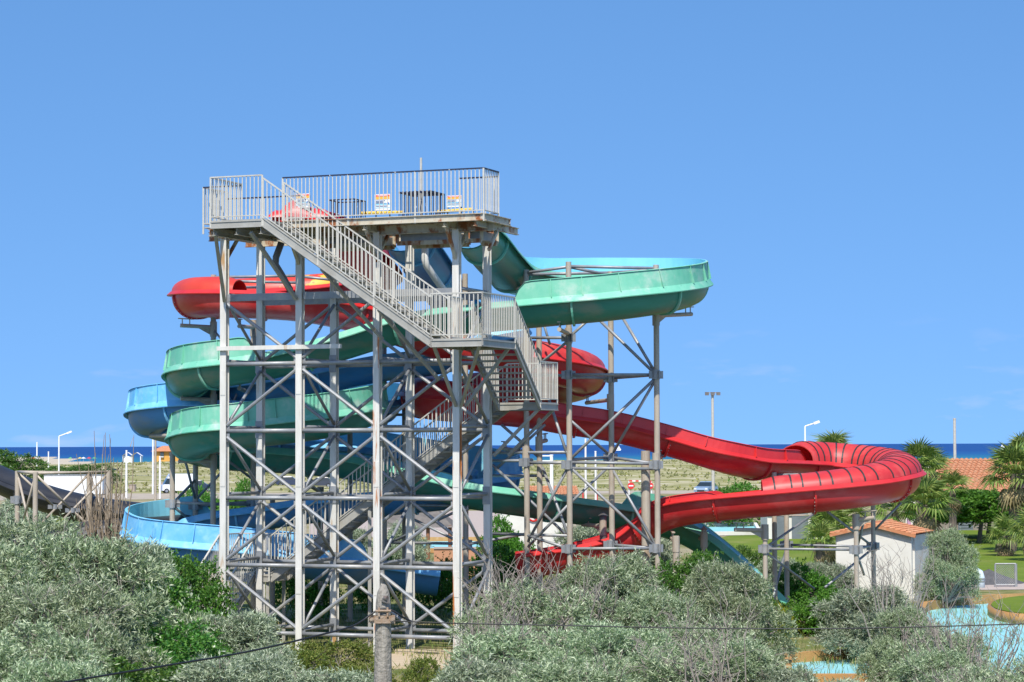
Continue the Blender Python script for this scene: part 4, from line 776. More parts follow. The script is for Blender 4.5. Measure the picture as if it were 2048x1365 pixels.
for px, py, Y, lb in ((1237, 889, 3200, 'white sailing boat far out beyond the scaffold'), (2005, 889, 3000, 'white sailing boat far out above the tiled roof')):
    c = P(px, 893, Y); c.z = -2; r = thing('sailing_boat', c, lb, 'boat'); m = MB(); m.add([c + V(-3.5, 0, .9), c + V(3.6, 0, 1.1), c + V(2.6, -.9, -.1), c + V(-3, -.9, -.1), c + V(-3.5, 1.2, .9), c + V(2.6, .9, -.1), c + V(-3, .9, -.1)], [(0, 3, 2, 1), (4, 1, 5, 6), (0, 1, 4), (0, 4, 6, 3), (3, 6, 5, 2), (1, 2, 5)]); m.build('hull', wm, r)
    m = MB(); m.tube(c + V(.3, 0, .5), c + V(.3, 0, 8), .07, 6); m.build('mast', wm, r); m = MB(); m.add([c + V(.2, 0, 1.6), c + V(-3, .5, 1.7), c + V(.2, 0, 7.8)], [(0, 1, 2)]); m.build('mainsail', wm, r); m = MB(); m.add([c + V(.4, 0, 1.3), c + V(3.3, .4, 1.3), c + V(.4, 0, 6.6)], [(0, 1, 2)]); m.build('jib', wm, r)
uc = [(.55, .05, .04, 1), (.10, .35, .12, 1), (.03, .05, .18, 1), (.6, .45, .1, 1), (.7, .7, .66, 1)]
for k, (px, py) in enumerate(((66, 917), (141, 918), (147, 918), (160, 917), (167, 919), (178, 918), (189, 918))):
    c = P(px, py + 2, 1150); c.z = -1.7; r = thing('beach_parasol', c, ('red', 'green', 'navy', 'yellow', 'white', 'red', 'green')[k] + (' parasol far off on the sand', ' parasol far off on the sand', ' parasol far off on the sand', ' parasol far off on the sand', ' parasol far off on the sand', ' parasol on the sand beside the white one', ' parasol on the sand at the end of the row')[k], 'parasol', 'parasols on the beach')
    m = MB(); m.tube(c, c + V(0, 0, 2.3), .06, 6); m.build('pole', wm, r); m = MB(); m.tube(c + V(0, 0, 1.8), c + V(0, 0, 2.5), 1.3, 10, r2=.05); m.build('canopy', mat('canopy', uc[k % 5], None), r)
for k, (px, py, lb) in enumerate(((265, 984, 'round brown concrete planter beside the gravel road'), (326, 978, 'round brown concrete planter next to the white van'))):
    c = G(px, py); r = thing('concrete_planter', c, lb, 'planter'); m = MB(); m.tube(c, c + V(0, 0, .85), .42, 14, r2=.46); m.build('pot', M['pave'], r); m = MB(); m.tube(c + V(0, 0, .85), c + V(0, 0, .93), .5, 14); m.build('rim', M['pave'], r)
fe = thing('dune_fence', G(200, 962), 'low dark post and wire fence along the edge of the dunes', 'fence'); a, b = G(215, 963), G(420, 962)
for k in range(25): c = a.lerp(b, k / 24); m = MB(); m.box((c.x - .05, c.y - .05, -.05), (c.x + .05, c.y + .05, 1.0)); m.build('post', sh, fe)
for z in (.45, .9): m = MB(); m.bar(a + V(0, 0, z), b + V(0, 0, z), .05, .06); m.build('rail', sh, fe)
redp = mat('red_paint', (.60, .03, .03, 1), None, rough=.4)
bar_ = thing('height_barrier', G(1282, 1002), 'red and white striped height barrier with round no entry signs', 'barrier'); yb = 250; a, b = P(1258, 962, yb), P(1303, 963, yb)
for k in range(7): m = MB(); m.bar(a.lerp(b, k / 7), a.lerp(b, (k + 1) / 7), .12, .14); m.build('bar_section', redp if k % 2 == 0 else wm, bar_)
for c in (a, b): m = MB(); m.tube(V(c.x, c.y, 0), c, .06, 8); m.build('post', wm, bar_)
for px in (1262, 1300):
    c = P(px, 972, yb - .15); m = MB(); m.tube(c, c + V(0, -.03, 0), .36, 16); s_ = m.build('sign_disc', redp, bar_); m = MB(); m.bar(c + V(-.24, -.05, 0), c + V(.24, -.05, 0), .03, .13); m.build('sign_bar', wm, s_)
for px in (1166, 1194): c = G(px, 1001); r = thing('bollard', c, 'red post nearer the orange-roofed kiosk' if px < 1180 else 'red post beside the short white pole', 'bollard', 'red posts at the kiosk'); m = MB(); m.tube(c, c + V(0, 0, 1.1), .08, 8); m.build('shaft', redp, r); m = MB(); m.tube(c + V(0, 0, .8), c + V(0, 0, .95), .085, 8); m.build('band', wm, r)
for px in (1608, 1620):
    c = G(px, 1064); r = thing('traffic_cone', c, 'red and white cone under the red slide' + (', closer to the doors' if px < 1612 else ', closer to the palm'), 'cone', 'cones by the beige building'); m = MB(); m.box((c.x - .2, c.y - .2, .0), (c.x + .2, c.y + .2, .05)); m.build('base', redp, r)
    for k in range(4): m = MB(); m.tube(c + V(0, 0, .05 + k * .17), c + V(0, 0, .22 + k * .17), .17 - k * .035, 10, r2=.135 - k * .035); m.build('band', redp if k % 2 == 0 else wm, r)
# pale pipe, chain-link gate, gravel heap at the pool lawn
pc = mat('pale_pipe', (.55, .66, .70, 1), None, rough=.4); a = P(1962, 1178, 96); b = P(1962, 1150, 96); p_ = thing('water_pipe', V(a.x, 96, 0), 'thick pale blue pipe bending down into the lawn by the pool', 'pipe')
zz = P(1962, 1143, 96).z; m = MB(); m.path([V(a.x, 96, -.1), V(a.x, 96, zz - .25), V(a.x - .05, 96, zz - .08), V(a.x - .2, 96, zz + .02), V(a.x - .95, 96.3, zz + .03)], .16, 12); m.build('elbow', pc, p_, True)
for q in (V(a.x, 96, zz - .32), V(a.x, 96, .25)): m = MB(); m.tube(q, q + V(0, 0, .05), .185, 14); m.build('collar', M['galv'], p_)
gt = thing('mesh_gate', P(2010, 1176, 96.5), 'small galvanised chain link gate standing on the path', 'gate'); a, b = P(1991, 1176, 96.5), P(2032, 1176, 96.5); zt = P(2010, 1128, 96.5).z
for c, r_ in ((a, .035), (b, .06)): m = MB(); m.tube(V(c.x, c.y, 0), V(c.x, c.y, zt), r_, 8); m.build('post', M['galv'], gt)
for z in (.1, zt): m = MB(); m.tube(V(a.x, a.y, z), V(b.x, b.y, z), .03, 6); m.build('rail', M['galv'], gt)
m = MB(); n = 9
for k in range(-n, n + 1):
    for s in (1, -1):
        t0, t1 = max(0, -k / n), min(1, 1 - k / n)
        if t1 > t0: u0, u1 = (k / n + t0), (k / n + t1); q = lambda u, t: V(a.x + (b.x - a.x) * (u if s > 0 else 1 - u), a.y, .1 + (zt - .1) * t); m.bar(q(u0, t0), q(u1, t1), .012, .012)
m.build('mesh', M['galv'], gt)
hp = thing('gravel_heap', P(1975, 1172, 100), 'dark grey heap of gravel behind the chain link gate', 'heap'); c = G(1978, 1168); m = MB(); o = len(m.v); N1 = 28
for j in range(7):
    f = j / 6
    for k in range(N1): a = k * 2 * math.pi / N1; rr = 1.55 * (1 - f) * (1 + .1 * math.sin(3 * a + j) + rn.uniform(-.05, .05)); m.v.append((c.x + rr * math.cos(a), c.y + rr * .7 * math.sin(a), .62 * f ** 1.15 - .02 + rn.uniform(0, .02)))
for j in range(6):
    for k in range(N1): m.f.append((j * N1 + k, j * N1 + (k + 1) % N1, (j + 1) * N1 + (k + 1) % N1, (j + 1) * N1 + k)); m.m.append(0)
m.build('mound', mat('dark_gravel', (.11, .105, .105, 1), (.07, .07, .07, 1), 9, .95, bump=.8, bscale=25), hp, True)
bd = thing('board_walk', G(830, 1325), 'pale wooden boards laid on the ground at the foot of the tower', 'boards')
bwm = mat('pale_wood', (.52, .42, .28, 1), (.44, .34, .22, 1), 2, .8, stretch=(.4, 4, 4))
for k, (x0, x1, y0, y1) in enumerate(((772, 900, 1312, 1324), (775, 905, 1325, 1338), (790, 905, 1305, 1311))):
    q = [G(x0, y1), G(x1, y1 + 1), G(x1, y0 + 1), G(x0, y0)]; m = MB(); m.slab(q, 0.0, .06 + .015 * k); m.build('plank', bwm, bd)
# utility pole and cables
wdm = mat('weathered_wood', (.33, .30, .25, 1), (.20, .18, .15, 1), 6, .9, stretch=(5, 5, .35), bump=.7, bscale=18, c3=(.33, .31, .27, 1), s3=5)
UYD = 34.0; tp = P(767, 1168, UYD); up = thing('utility_pole', V(tp.x, UYD, 0), 'weathered wooden utility pole with a pointed top and rusty clamp', 'pole'); m = MB(); n = 18
pr = [(-.05, .142), (2.0, .134), (tp.z - .45, .108), (tp.z - .28, .104), (tp.z - .12, .085), (tp.z - .02, .04), (tp.z, .012)]
for z, r_ in pr: m.v += [(tp.x + .03 * (tp.z - z) * -.2 + r_ * math.cos(k * 2 * math.pi / n) * (1 + .05 * math.sin(5 * k)), UYD + (r_ if z < tp.z - .3 else r_ * 1.0) * math.sin(k * 2 * math.pi / n), z) for k in range(n)]
for j in range(len(pr) - 1):
    for k in range(n): m.f.append((j * n + k, j * n + (k + 1) % n, (j + 1) * n + (k + 1) % n, (j + 1) * n + k)); m.m.append(0)
m.build('shaft', wdm, up, True)
clm = mat('clamp', (.34, .28, .22, 1), (.25, .15, .08, 1), 9, .7, bump=.3)
c = P(764, 1239, UYD - .13); m = MB(); m.bar(c - V(.185, 0, 0), c + V(.185, 0, 0), .03, .115); m.build('clamp_plate', clm, up)
m = MB(); m.bar(P(764, 1239, UYD + .14) - V(.185, 0, 0), P(764, 1239, UYD + .14) + V(.185, 0, 0), .03, .115); m.build('clamp_plate', clm, up)
for dx in (-.145, .145): m = MB(); m.tube(c + V(dx, -.05, 0), c + V(dx, .32, 0), .02, 8); m.tube(c + V(dx, -.04, 0), c + V(dx, -.015, 0), .034, 6); m.build('bolt', clm, up)
for dx in (-.06, .06): m = MB(); m.bar(c + V(dx + .02, -.03, .04), c + V(dx + .02, -.03, .17), .025, .03); m.build('eye_lug', clm, up)
m = MB(); m.tube(c + V(-.09, -.045, .12), c + V(.13, -.045, .12), .018, 8); m.build('pin', clm, up)
m = MB(); cc = P(768, 1197, UYD - .12); m.tube(cc, cc + V(.05, -.03, .0), .035, 8); m.bar(cc + V(-.03, 0, -.02), cc + V(.07, 0, -.05), .05, .05); m.build('staple', M['dark_steel'], up)
cbm = mat('cable', (.012, .012, .013, 1), None, rough=.5)
def cable(pts, r, lb, name='overhead_cable'):
    ps, _ = catmull([P(*p) for p in pts], .15); m = MB(); m.path(ps, r, 6); m.build(name, cbm, None, True, label=lb, cat='cable')
cable([(-60, 1405, 27), (130, 1365, 28.5), (330, 1332, 30.2), (500, 1303, 31.8), (640, 1270, 33), (728, 1244, 33.8), (745, 1222, 33.85), (770, 1212, 33.85), (790, 1220, 33.85), (808, 1240, 33.9), (822, 1243, 34)], .014, 'thick black cable running up to the wooden pole and looping over its clamp')
cable([(778, 1242, 33.9), (905, 1247, 34), (1100, 1251, 34), (1400, 1257, 33.8), (1650, 1258, 33.5), (1850, 1254, 33.2), (2120, 1246, 33)], .0095, 'thin black cable stretched across the silver shrubs from the wooden pole')
# ------------------------------------------------------------------ vegetation
M['silver_leaf'] = leafmat('silver_leaf', [(.065, .115, .035, 1), (.18, .25, .115, 1), (.33, .395, .225, 1), (.57, .62, .41, 1)], .22, .5, .4)
M['silver_leaf2'] = leafmat('silver_leaf2', [(.09, .135, .06, 1), (.25, .30, .18, 1), (.52, .56, .40, 1)], .22, .5, .4)
M['green_leaf'] = leafmat('green_leaf', [(.035, .10, .012, 1), (.06, .16, .02, 1), (.10, .22, .03, 1), (.16, .27, .05, 1)], .35, .35, .5)
M['olive_leaf'] = leafmat('olive_leaf', [(.07, .11, .02, 1), (.13, .19, .03, 1), (.20, .25, .045, 1), (.28, .27, .07, 1)], .35, .55, .3)
M['bright_leaf'] = leafmat('bright_leaf', [(.05, .16, .015, 1), (.09, .24, .025, 1), (.14, .30, .04, 1)], .4, .45, .35)
M['yellow_leaf'] = leafmat('yellow_leaf', [(.06, .11, .015, 1), (.12, .18, .02, 1), (.30, .30, .02, 1), (.42, .36, .02, 1)], .3, .6, .2)
M['palm_leaf'] = leafmat('palm_leaf', [(.10, .16, .03, 1), (.17, .24, .045, 1), (.28, .32, .08, 1)], .35, .45, .4)
M['palm_dry'] = leafmat('palm_dry', [(.26, .19, .10, 1), (.34, .26, .15, 1), (.22, .16, .09, 1)], .2, .8, .1)
M['grass'] = leafmat('grass', [(.09, .14, .02, 1), (.16, .20, .04, 1), (.27, .25, .09, 1), (.36, .30, .15, 1)], .3, .7, .1)
M['bark'] = mat('bark', (.16, .125, .10, 1), (.10, .08, .06, 1), 8, .95, bump=.5, stretch=(3, 3, .6))
M['twig'] = mat('twig', (.30, .265, .225, 1), (.21, .175, .145, 1), 6, .9)
M['dry_twig'] = mat('dry_twig', (.30, .235, .16, 1), (.20, .15, .10, 1), 6, .9)
def unit(a): return a / np.maximum(np.linalg.norm(a, axis=-1, keepdims=True), 1e-9)
def leaf_mesh(name, B, D, Wv, Ln, wd, mt):
    """one folded-diamond blade per row: base B, direction D, width direction Wv"""
    n = len(B); Ln = np.broadcast_to(np.asarray(Ln, float), (n,))[:, None]; wd = np.broadcast_to(np.asarray(wd, float), (n,))[:, None]
    v = np.stack([B, B + D * Ln * .45 + Wv * wd, B + D * Ln, B + D * Ln * .45 - Wv * wd], 1).reshape(-1, 3).astype(np.float32)
    me = bpy.data.meshes.new(name); me.vertices.add(4 * n); me.vertices.foreach_set('co', v.ravel()); me.loops.add(4 * n); me.loops.foreach_set('vertex_index', np.arange(4 * n, dtype=np.int32))
    me.polygons.add(n); me.polygons.foreach_set('loop_start', np.arange(0, 4 * n, 4, dtype=np.int32)); me.polygons.foreach_set('loop_total', np.full(n, 4, dtype=np.int32)); me.materials.append(mt); me.update(); me.validate(); return me
def sprigs(C, Dr, rng, length, m, leaf, width, spread=1.0):
    n = len(C); t = np.linspace(.1, 1, m)[None, :, None]; L = (length * rng.uniform(.6, 1.25, n))[:, None, None]
    droop = np.zeros((n, m, 3)); droop[..., 2] = -(t[..., 0] ** 2) * L[..., 0] * .25
    B = C[:, None, :] + Dr[:, None, :] * L * t + droop
    D = unit(Dr[:, None, :] * .55 + rng.normal(0, .62 * spread, (n, m, 3))); Wv = unit(np.cross(D, rng.normal(0, 1, (n, m, 3))))
    k = n * m; return B.reshape(k, 3), D.reshape(k, 3), Wv.reshape(k, 3), leaf * rng.uniform(.7, 1.25, k), width * rng.uniform(.7, 1.2, k)
def lobes_of(rng, R, H, k, lo=.28, hi=.46, base=.12):
    out = []
    for i in range(k):
        a = rng.uniform(0, 2 * math.pi); rr = R * math.sqrt(rng.uniform(0, 1)) * .88; zf = rng.uniform(base, 1)
        rr *= math.sqrt(max(.08, 1 - (zf * .95) ** 2.2)) + .12; out.append((rr * math.cos(a), rr * math.sin(a), zf * H * .82, R * rng.uniform(lo, hi)))
    return np.array(out)
def crown_pts(rng, lobes, n, H, shell=(.72, 1.06), zmin=-.55):
    w = lobes[:, 3] ** 2; idx = rng.choice(len(lobes), n, p=w / w.sum()); d = unit(rng.normal(0, 1, (n, 3))); d[:, 2] = np.where(d[:, 2] < zmin, -d[:, 2], d[:, 2])
    rl = lobes[idx, 3][:, None]; C = lobes[idx, :3] + d * rl * rng.uniform(shell[0], shell[1], (n, 1)) * np.array([1, 1, .85]); C[:, 2] = np.maximum(C[:, 2], .05)
    dist = np.linalg.norm(C[:, None, :] - lobes[None, :, :3], axis=2) / lobes[None, :, 3]; keep = dist.min(1) > .7
    return C[keep], d[keep]
def limbs(rng, lobes, R, mtname, r0=.06, twigs=0, tl=.8, tr=.008):
    mb = MB(); hub = V(0, 0, .15 * R)
    mb.path([V(0, 0, -.1), V(.03, .02, .08 * R), hub], [r0 * 1.3, r0 * 1.1, r0], 7)
    for l in lobes:
        c = V(*l[:3]); mid = hub.lerp(c, .5) + V(rng.uniform(-.1, .1) * R, rng.uniform(-.1, .1) * R, .05 * R); mb.path([hub, mid, c], [r0 * .8, r0 * .5, r0 * .2], 5)
        for k in range(twigs):
            d = V(*unit(rng.normal(0, 1, 3) + np.array([0, 0, .9]))); ln = l[3] * rng.uniform(.8, 1.25) + rng.uniform(0, tl); p1 = c + d * ln * .5 + V(*rng.normal(0, .06, 3)); p2 = c + d * ln + V(*rng.normal(0, .1, 3)); mb.path([c, p1, p2], [tr * 1.8, tr * 1.2, tr * .5], 4)
            for s in (.4, .6, .8): q = c.lerp(p2, s); e = q + (d + V(*rng.normal(0, .55, 3))).normalized() * ln * .35; mb.path([q, e], [tr * .9, tr * .4], 3)
    return mb
def shrub_proto(name, seed, R, H, k, n, m, leaf, width, mt, length=.3, twigs=0, spread=1.0, lo=.28, hi=.46, bark='twig', tl=.5, base=.12):
    rng = np.random.default_rng(seed); lb = lobes_of(rng, R, H, k, lo, hi, base); C, d = crown_pts(rng, lb, n, H); Dr = unit(d * .8 + np.array([0, 0, .35]) + rng.normal(0, .35, d.shape))
    A = sprigs(C, Dr, rng, length, m, leaf, width, spread); k2 = rng.choice(len(C), max(20, len(C) // 14)); D2 = unit(d[k2] * .6 + np.array([0, 0, .8]) + rng.normal(0, .3, (len(k2), 3))); A2 = sprigs(C[k2], D2, rng, length * 2.0, m + 6, leaf, width, spread * .8)
    me = leaf_mesh(name, *[np.concatenate([p, q]) for p, q in zip(A, A2)], M[mt]); tm = limbs(rng, lb, R, bark, .05 * R, twigs, tl)
    me2 = bpy.data.meshes.new('stems'); me2.from_pydata(tm.v, [], tm.f); me2.materials.append(M[bark]); return me, me2, R, float(me.vertices and max(C[:, 2]) + .3)
PR = dict(
 s1=shrub_proto('foliage', 1, 2.2, 4.0, 70, 10500, 10, .12, .0112, 'silver_leaf', .26, 2, lo=.10, hi=.24),
 s2=shrub_proto('foliage', 2, 2.0, 3.4, 62, 8200, 10, .12, .0112, 'silver_leaf', .25, 2, lo=.10, hi=.24),
 s3=shrub_proto('foliage', 3, 1.7, 3.0, 46, 3600, 10, .12, .0112, 'silver_leaf', .25, 5, tl=.6, lo=.10, hi=.22),
 s4=shrub_proto('foliage', 4, 1.4, 2.4, 40, 4300, 10, .12, .0112, 'silver_leaf2', .25, 2, lo=.11, hi=.24),
 g1=shrub_proto('foliage', 5, 1.25, 2.8, 22, 3000, 8, .085, .027, 'green_leaf', .26, 1, 1.3),
 g2=shrub_proto('foliage', 6, 1.2, 1.7, 18, 2600, 8, .07, .022, 'olive_leaf', .24, 1, 1.3),
 b1=shrub_proto('foliage', 7, 1.5, 2.2, 18, 2200, 8, .11, .035, 'bright_leaf', .3, 1, 1.3),
 y1=shrub_proto('foliage', 8, 1.0, 1.2, 14, 1700, 8, .08, .02, 'yellow_leaf', .22, 0, 1.2),
 t1=shrub_proto('foliage', 9, 2.3, 2.2, 24, 2600, 8, .20, .075, 'bright_leaf', .4, 1, 1.3, base=.3),
)
def shrub(kind, px, tpy, Y, label, cat='shrub', wide=1.0, rz=None, group=None, name='shrub', z0=0.0):
    me, st, R, H = PR[kind]; t = P(px, tpy, Y); s = (t.z - z0) / H; r = thing(name, V(0, 0, 0), label, cat, group)
    for nm, d in (('foliage', me), ('stems', st)): o = bpy.data.objects.new(nm, d); col.objects.link(o); o.parent = r
    r.location = (t.x, t.y, z0); r.rotation_euler = (0, 0, rn.uniform(0, 6.28) if rz is None else rz); q = s * wide; r.scale = (q, q, s); return r
SG = 'silver leaved shrubs in front of the slides'
n_ = 'silver_shrub'
shrub('s1', 45, 1028, 53, 'tallest silver shrub in front of the beige frame', wide=1.05, name=n_)
shrub('s2', 178, 1052, 51, 'silver shrub reaching up beside the bare brown stems', wide=1.0, name=n_)
shrub('s1', -70, 1080, 48, 'silver shrub at the outer edge of the bushes below the black slide', wide=1.1, name=n_)
shrub('s2', 105, 1150, 46, 'lower silver shrub in front of the tallest one', wide=1.15, name=n_)
shrub('s2', 165, 1215, 45, 'silver shrub growing against the dark green bush', wide=.85, name=n_)
shrub('s4', 262, 1070, 57, 'thin silver shrub under the blue slide bend', wide=.7, name=n_)
shrub('s1', 10, 1235, 41, 'silver shrub crossed by the thick cable, below the tallest one', wide=1.25, name=n_)
shrub('s2', 130, 1305, 39, 'low silver shrub under the thick cable', wide=1.0, name=n_)
shrub('s4', 465, 1215, 54, 'small silver shrub at the foot of the stairs', wide=1.1, name=n_)
shrub('s4', 455, 1300, 44, 'silver shrub under the cable beside the dark green bush', wide=1.3, name=n_)
shrub('s4', 535, 1290, 46, 'silver shrub left of the olive bush near the wooden pole'.replace('left of', 'next to'), wide=1.0, name=n_)
shrub('s4', 660, 1330, 44, 'low silver shrub at the foot of the wooden pole', wide=1.2, name=n_)
shrub('g1', 318, 1125, 55, 'dark glossy green bush beside the stair foot', wide=.9, name='green_bush')
shrub('g1', 385, 1240, 53, 'dark green bush touching the lowest stair railing', wide=1.2, name='green_bush')
shrub('g1', 290, 1205, 50, 'dark green bush wedged between two silver shrubs', wide=1.2, name='green_bush')
shrub('g1', 345, 1262, 47, 'dark green bush just above the thick cable', wide=1.3, name='green_bush')
shrub('g1', 275, 1300, 44, 'dark green bush crossed by the thick cable', wide=1.3, name='green_bush')
shrub('g2', 660, 1275, 57, 'olive bush below the tower behind the wooden pole', wide=1.5, name='olive_bush')
shrub('g2', 575, 1290, 55, 'olive bush at the tower foot near the stairs', wide=1.2, name='olive_bush')
shrub('g2', 720, 1320, 52, 'small olive bush touching the wooden pole', wide=1.1, name='olive_bush')
shrub('g2', 850, 1308, 54, 'small green bush in front of the pale boards', wide=.85, name='olive_bush')
for k, (kd, px, ty, Y, w, lb) in enumerate((
 ('s3', 1035, 1175, 57, .85, 'twiggy silver shrub against the last tower column'), ('s3', 1090, 1150, 55, 1.2, 'bare-twigged silver shrub in front of the red slide exit'), ('s2', 1215, 1095, 57, .95, 'full silver shrub below the scaffold posts'), ('s2', 1310, 1170, 54, 1.05, 'silver shrub hiding the scaffold feet'), ('s2', 1455, 1112, 60, .9, 'silver shrub under the green slide outlet'), ('s3', 1390, 1225, 52, 1.2, 'sparse silver shrub between two fuller ones below the scaffold'),
 ('s3', 1010, 1235, 50, .9, 'sparse silver shrub beside the pale boards'), ('s3', 1060, 1240, 48, 1.3, 'looser silver shrub crossed by the thin cable'), ('s1', 1200, 1235, 47, 1.2, 'broad silver shrub crossed by the thin cable below the scaffold'), ('s3', 1340, 1275, 45, 1.35, 'bare-branched shrub low under the thin cable'), ('s2', 1470, 1270, 45, 1.25, 'silver shrub beside the sandy clearing'), ('s4', 1545, 1325, 44, 1.1, 'small silver shrub at the edge of the sandy clearing'),
 ('s4', 985, 1305, 43, 1.2, 'low silver shrub beyond the green bush and boards'), ('s2', 1130, 1310, 41, 1.5, 'low silver shrub under the broad one'),
 ('s4', 1745, 1165, 64, 1.2, 'silver shrub growing against the white hut wall'), ('s4', 1690, 1200, 73, 1.1, 'silver shrub at the foot of the small braced frame'), ('s2', 1800, 1205, 56, .8, 'silver shrub in front of the hut and pool'), ('s3', 1880, 1240, 50, .95, 'twiggy shrub in front of the turquoise pool'), ('s2', 1860, 1290, 46, 1.0, 'silver shrub below the thin cable by the pool'), ('s3', 2000, 1310, 45, 1.1, 'twiggy silver shrub over the pool edge'), ('s4', 1650, 1350, 43, 1.2, 'low silver shrub in front of the ochre channel'), ('s3', 1920, 1330, 42, 1.2, 'low silver shrub covering the pool corner'))):
    shrub(kd, px, ty, Y, lb, wide=w, name=n_)
shrub('s2', 1892, 1050, 84, 'rounded grey-green shrub pressed against the white hut', wide=.66, name=n_)
shrub('b1', 1650, 1172, 73, 'fresh green bush beside the braced frame', wide=1.5, name='green_bush')
shrub('s4', 1650, 1120, 84, 'pale shrub behind the braced frame', wide=1.2, name='pale_shrub')
shrub('s4', 1555, 1110, 86, 'pale shrub between the green outlet and the braced frame', wide=1.1, name='pale_shrub')
shrub('g1', 1500, 1085, 95, 'dark bush on the lawn beyond the outlet', wide=.7, name='green_bush')
shrub('b1', 1600, 1120, 80, 'green bush growing inside the braced frame', wide=.9, name='green_bush')
shrub('y1', 1520, 1190, 73, 'yellow flowering bush by the braced frame', wide=1.1, name='flowering_bush')
shrub('y1', 1555, 1215, 72, 'low yellow flowering bush next to the olive mound', wide=.9, name='flowering_bush')
shrub('g2', 1600, 1212, 73, 'olive mound at the back of the sandy clearing', wide=1.2, name='olive_bush')
shrub('g1', 1375, 1090, 70, 'dark green bush behind the scaffold posts', wide=.8, name='green_bush'); shrub('g1', 1490, 1140, 64, 'dark bush beneath the green slide outlet', wide=.7, name='green_bush')
for kd, px, ty, Y, w, lb in (('b1', 1012, 1022, 92, .55, 'rounded green bush beside the last column'), ('b1', 1000, 1085, 86, .9, 'leafy green bush low behind the tower'), ('b1', 615, 1130, 80, .9, 'green bush under the blue slide end'), ('b1', 755, 1100, 84, .7, 'green bush in front of the pool railing'), ('g1', 370, 1085, 66, .9, 'green bush beneath the blue slide bend'), ('g1', 300, 1105, 64, .8, 'green bush in the shade of the blue bend'), ('s4', 800, 1040, 100, .9, 'grey shrub under the thatched shelter'), ('s4', 700, 1050, 105, 1.0, 'grey shrub behind the stair flight'), ('b1', 400, 965, 150, .7, 'green bush by the white van'), ('b1', 480, 950, 160, .5, 'feathery bush behind the slide posts'), ('b1', 1470, 960, 170, 1.1, 'green bush hiding part of the blue car'), ('b1', 1440, 970, 168, .9, 'green bush in front of the blue car'), ('b1', 880, 1110, 82, .6, 'green bush behind the tower under the blue railing'), ('s4', 60, 985, 110, 1.3, 'pale shrub behind the black slide'), ('s4', 20, 1010, 100, 1.3, 'pale shrub beside the beige frame'), ('y1', 170, 1030, 95, 1.4, 'yellowish reeds behind the beige frame'), ('s4', 1240, 1030, 88, 1.2, 'pale shrub behind the scaffold'), ('s4', 1180, 1045, 86, 1.0, 'pale shrub under the green slide joint'), ('b1', 1830, 1070, 110, .8, 'green bush behind the hut')):
    shrub(kd, px, ty, Y, lb, wide=w, name='green_bush' if kd in ('b1', 'g1') else 'pale_shrub')
shrub('g1', 15, 893, 300, 'dark rounded tree near the beach', 'tree', 1.7, name='round_tree'); shrub('g1', 150, 926, 330, 'clipped hedge clump before the beach', 'hedge', 1.8, name='hedge'); shrub('g1', 185, 926, 330, 'clipped hedge clump near the bare stems', 'hedge', 1.8, name='hedge'); shrub('g1', 100, 929, 335, 'clipped hedge clump beside the white lamp', 'hedge', 1.6, name='hedge')
# pruned trees on the lawn: trunk, limbs, flat crown
for px, by, ty, lb in ((1905, 1075, 985, 'pruned tree with a flat crown next to the hut shrub'), (1958, 1087, 978, 'pruned tree with a leaning pale trunk on the lawn'), (1975, 1078, 982, 'pruned tree standing behind the leaning one'), (2040, 1080, 990, 'pruned tree behind the tall palm')):
    b = G(px, by); Y = b.y; ztop = P(px, ty, Y).z; zb = P(px, 1040, Y).z; r = thing('pruned_tree', b, lb, 'tree')
    m = MB(); m.path([b + V(0, 0, -.1), b + V(.08, 0, zb * .5), b + V(.18, 0, zb)], [.16, .13, .11], 8)
    for k in range(6): a = k * 1.05; m.path([b + V(.18, 0, zb), b + V(.18 + .8 * math.cos(a), .8 * math.sin(a), zb + .45), b + V(.18 + 1.7 * math.cos(a), 1.7 * math.sin(a), zb + .8)], [.08, .05, .02], 6)
    m.build('trunk', M['bark'], r, True)
    me = PR['t1'][0]; o = bpy.data.objects.new('crown', me); col.objects.link(o); o.parent = r; o.location = (0.1, 0, zb - .25); s = (ztop - zb + .25) / PR['t1'][3]; o.scale = (1.25, 1.1, s); o.rotation_euler = (0, 0, px * .7)
# ------------------------------------------------------------------ palms
def frond_mesh(name, R, mt, seed, droop=.35, n=17):
    rg = random.Random(seed); mb = MB(); pet = R * .5
    mb.path([V(0, 0, 0), V(pet * .55, 0, .02), V(pet, 0, -.03 * R)], [.022 * R, .015 * R, .012 * R], 4)
    for k in range(n):
        a = -1.75 + 3.5 * k / (n - 1); ln = R * (.62 - .12 * abs(a) / 1.75) * rg.uniform(.88, 1.08); d = V(math.cos(a), math.sin(a), 0); s = V(-d.y, d.x, 0) * (.028 * R); h = V(pet, 0, -.03 * R)
        p1 = h + d * ln * .5 + V(0, 0, .04 * R); p2 = h + d * ln + V(0, 0, -droop * ln * rg.uniform(.5, 1.3)); mb.add([h, p1 + s, p2, p1 - s], [(0, 1, 2, 3)])
    me = bpy.data.meshes.new(name); me.from_pydata(mb.v, [], mb.f); me.materials.append(mt); me.update(); return me
FG = [frond_mesh('frond', 1.0, M['palm_leaf'], k, .25 + .12 * k) for k in range(3)]; FD = [frond_mesh('dry_frond', 1.0, M['palm_dry'], k + 9, .7) for k in range(2)]
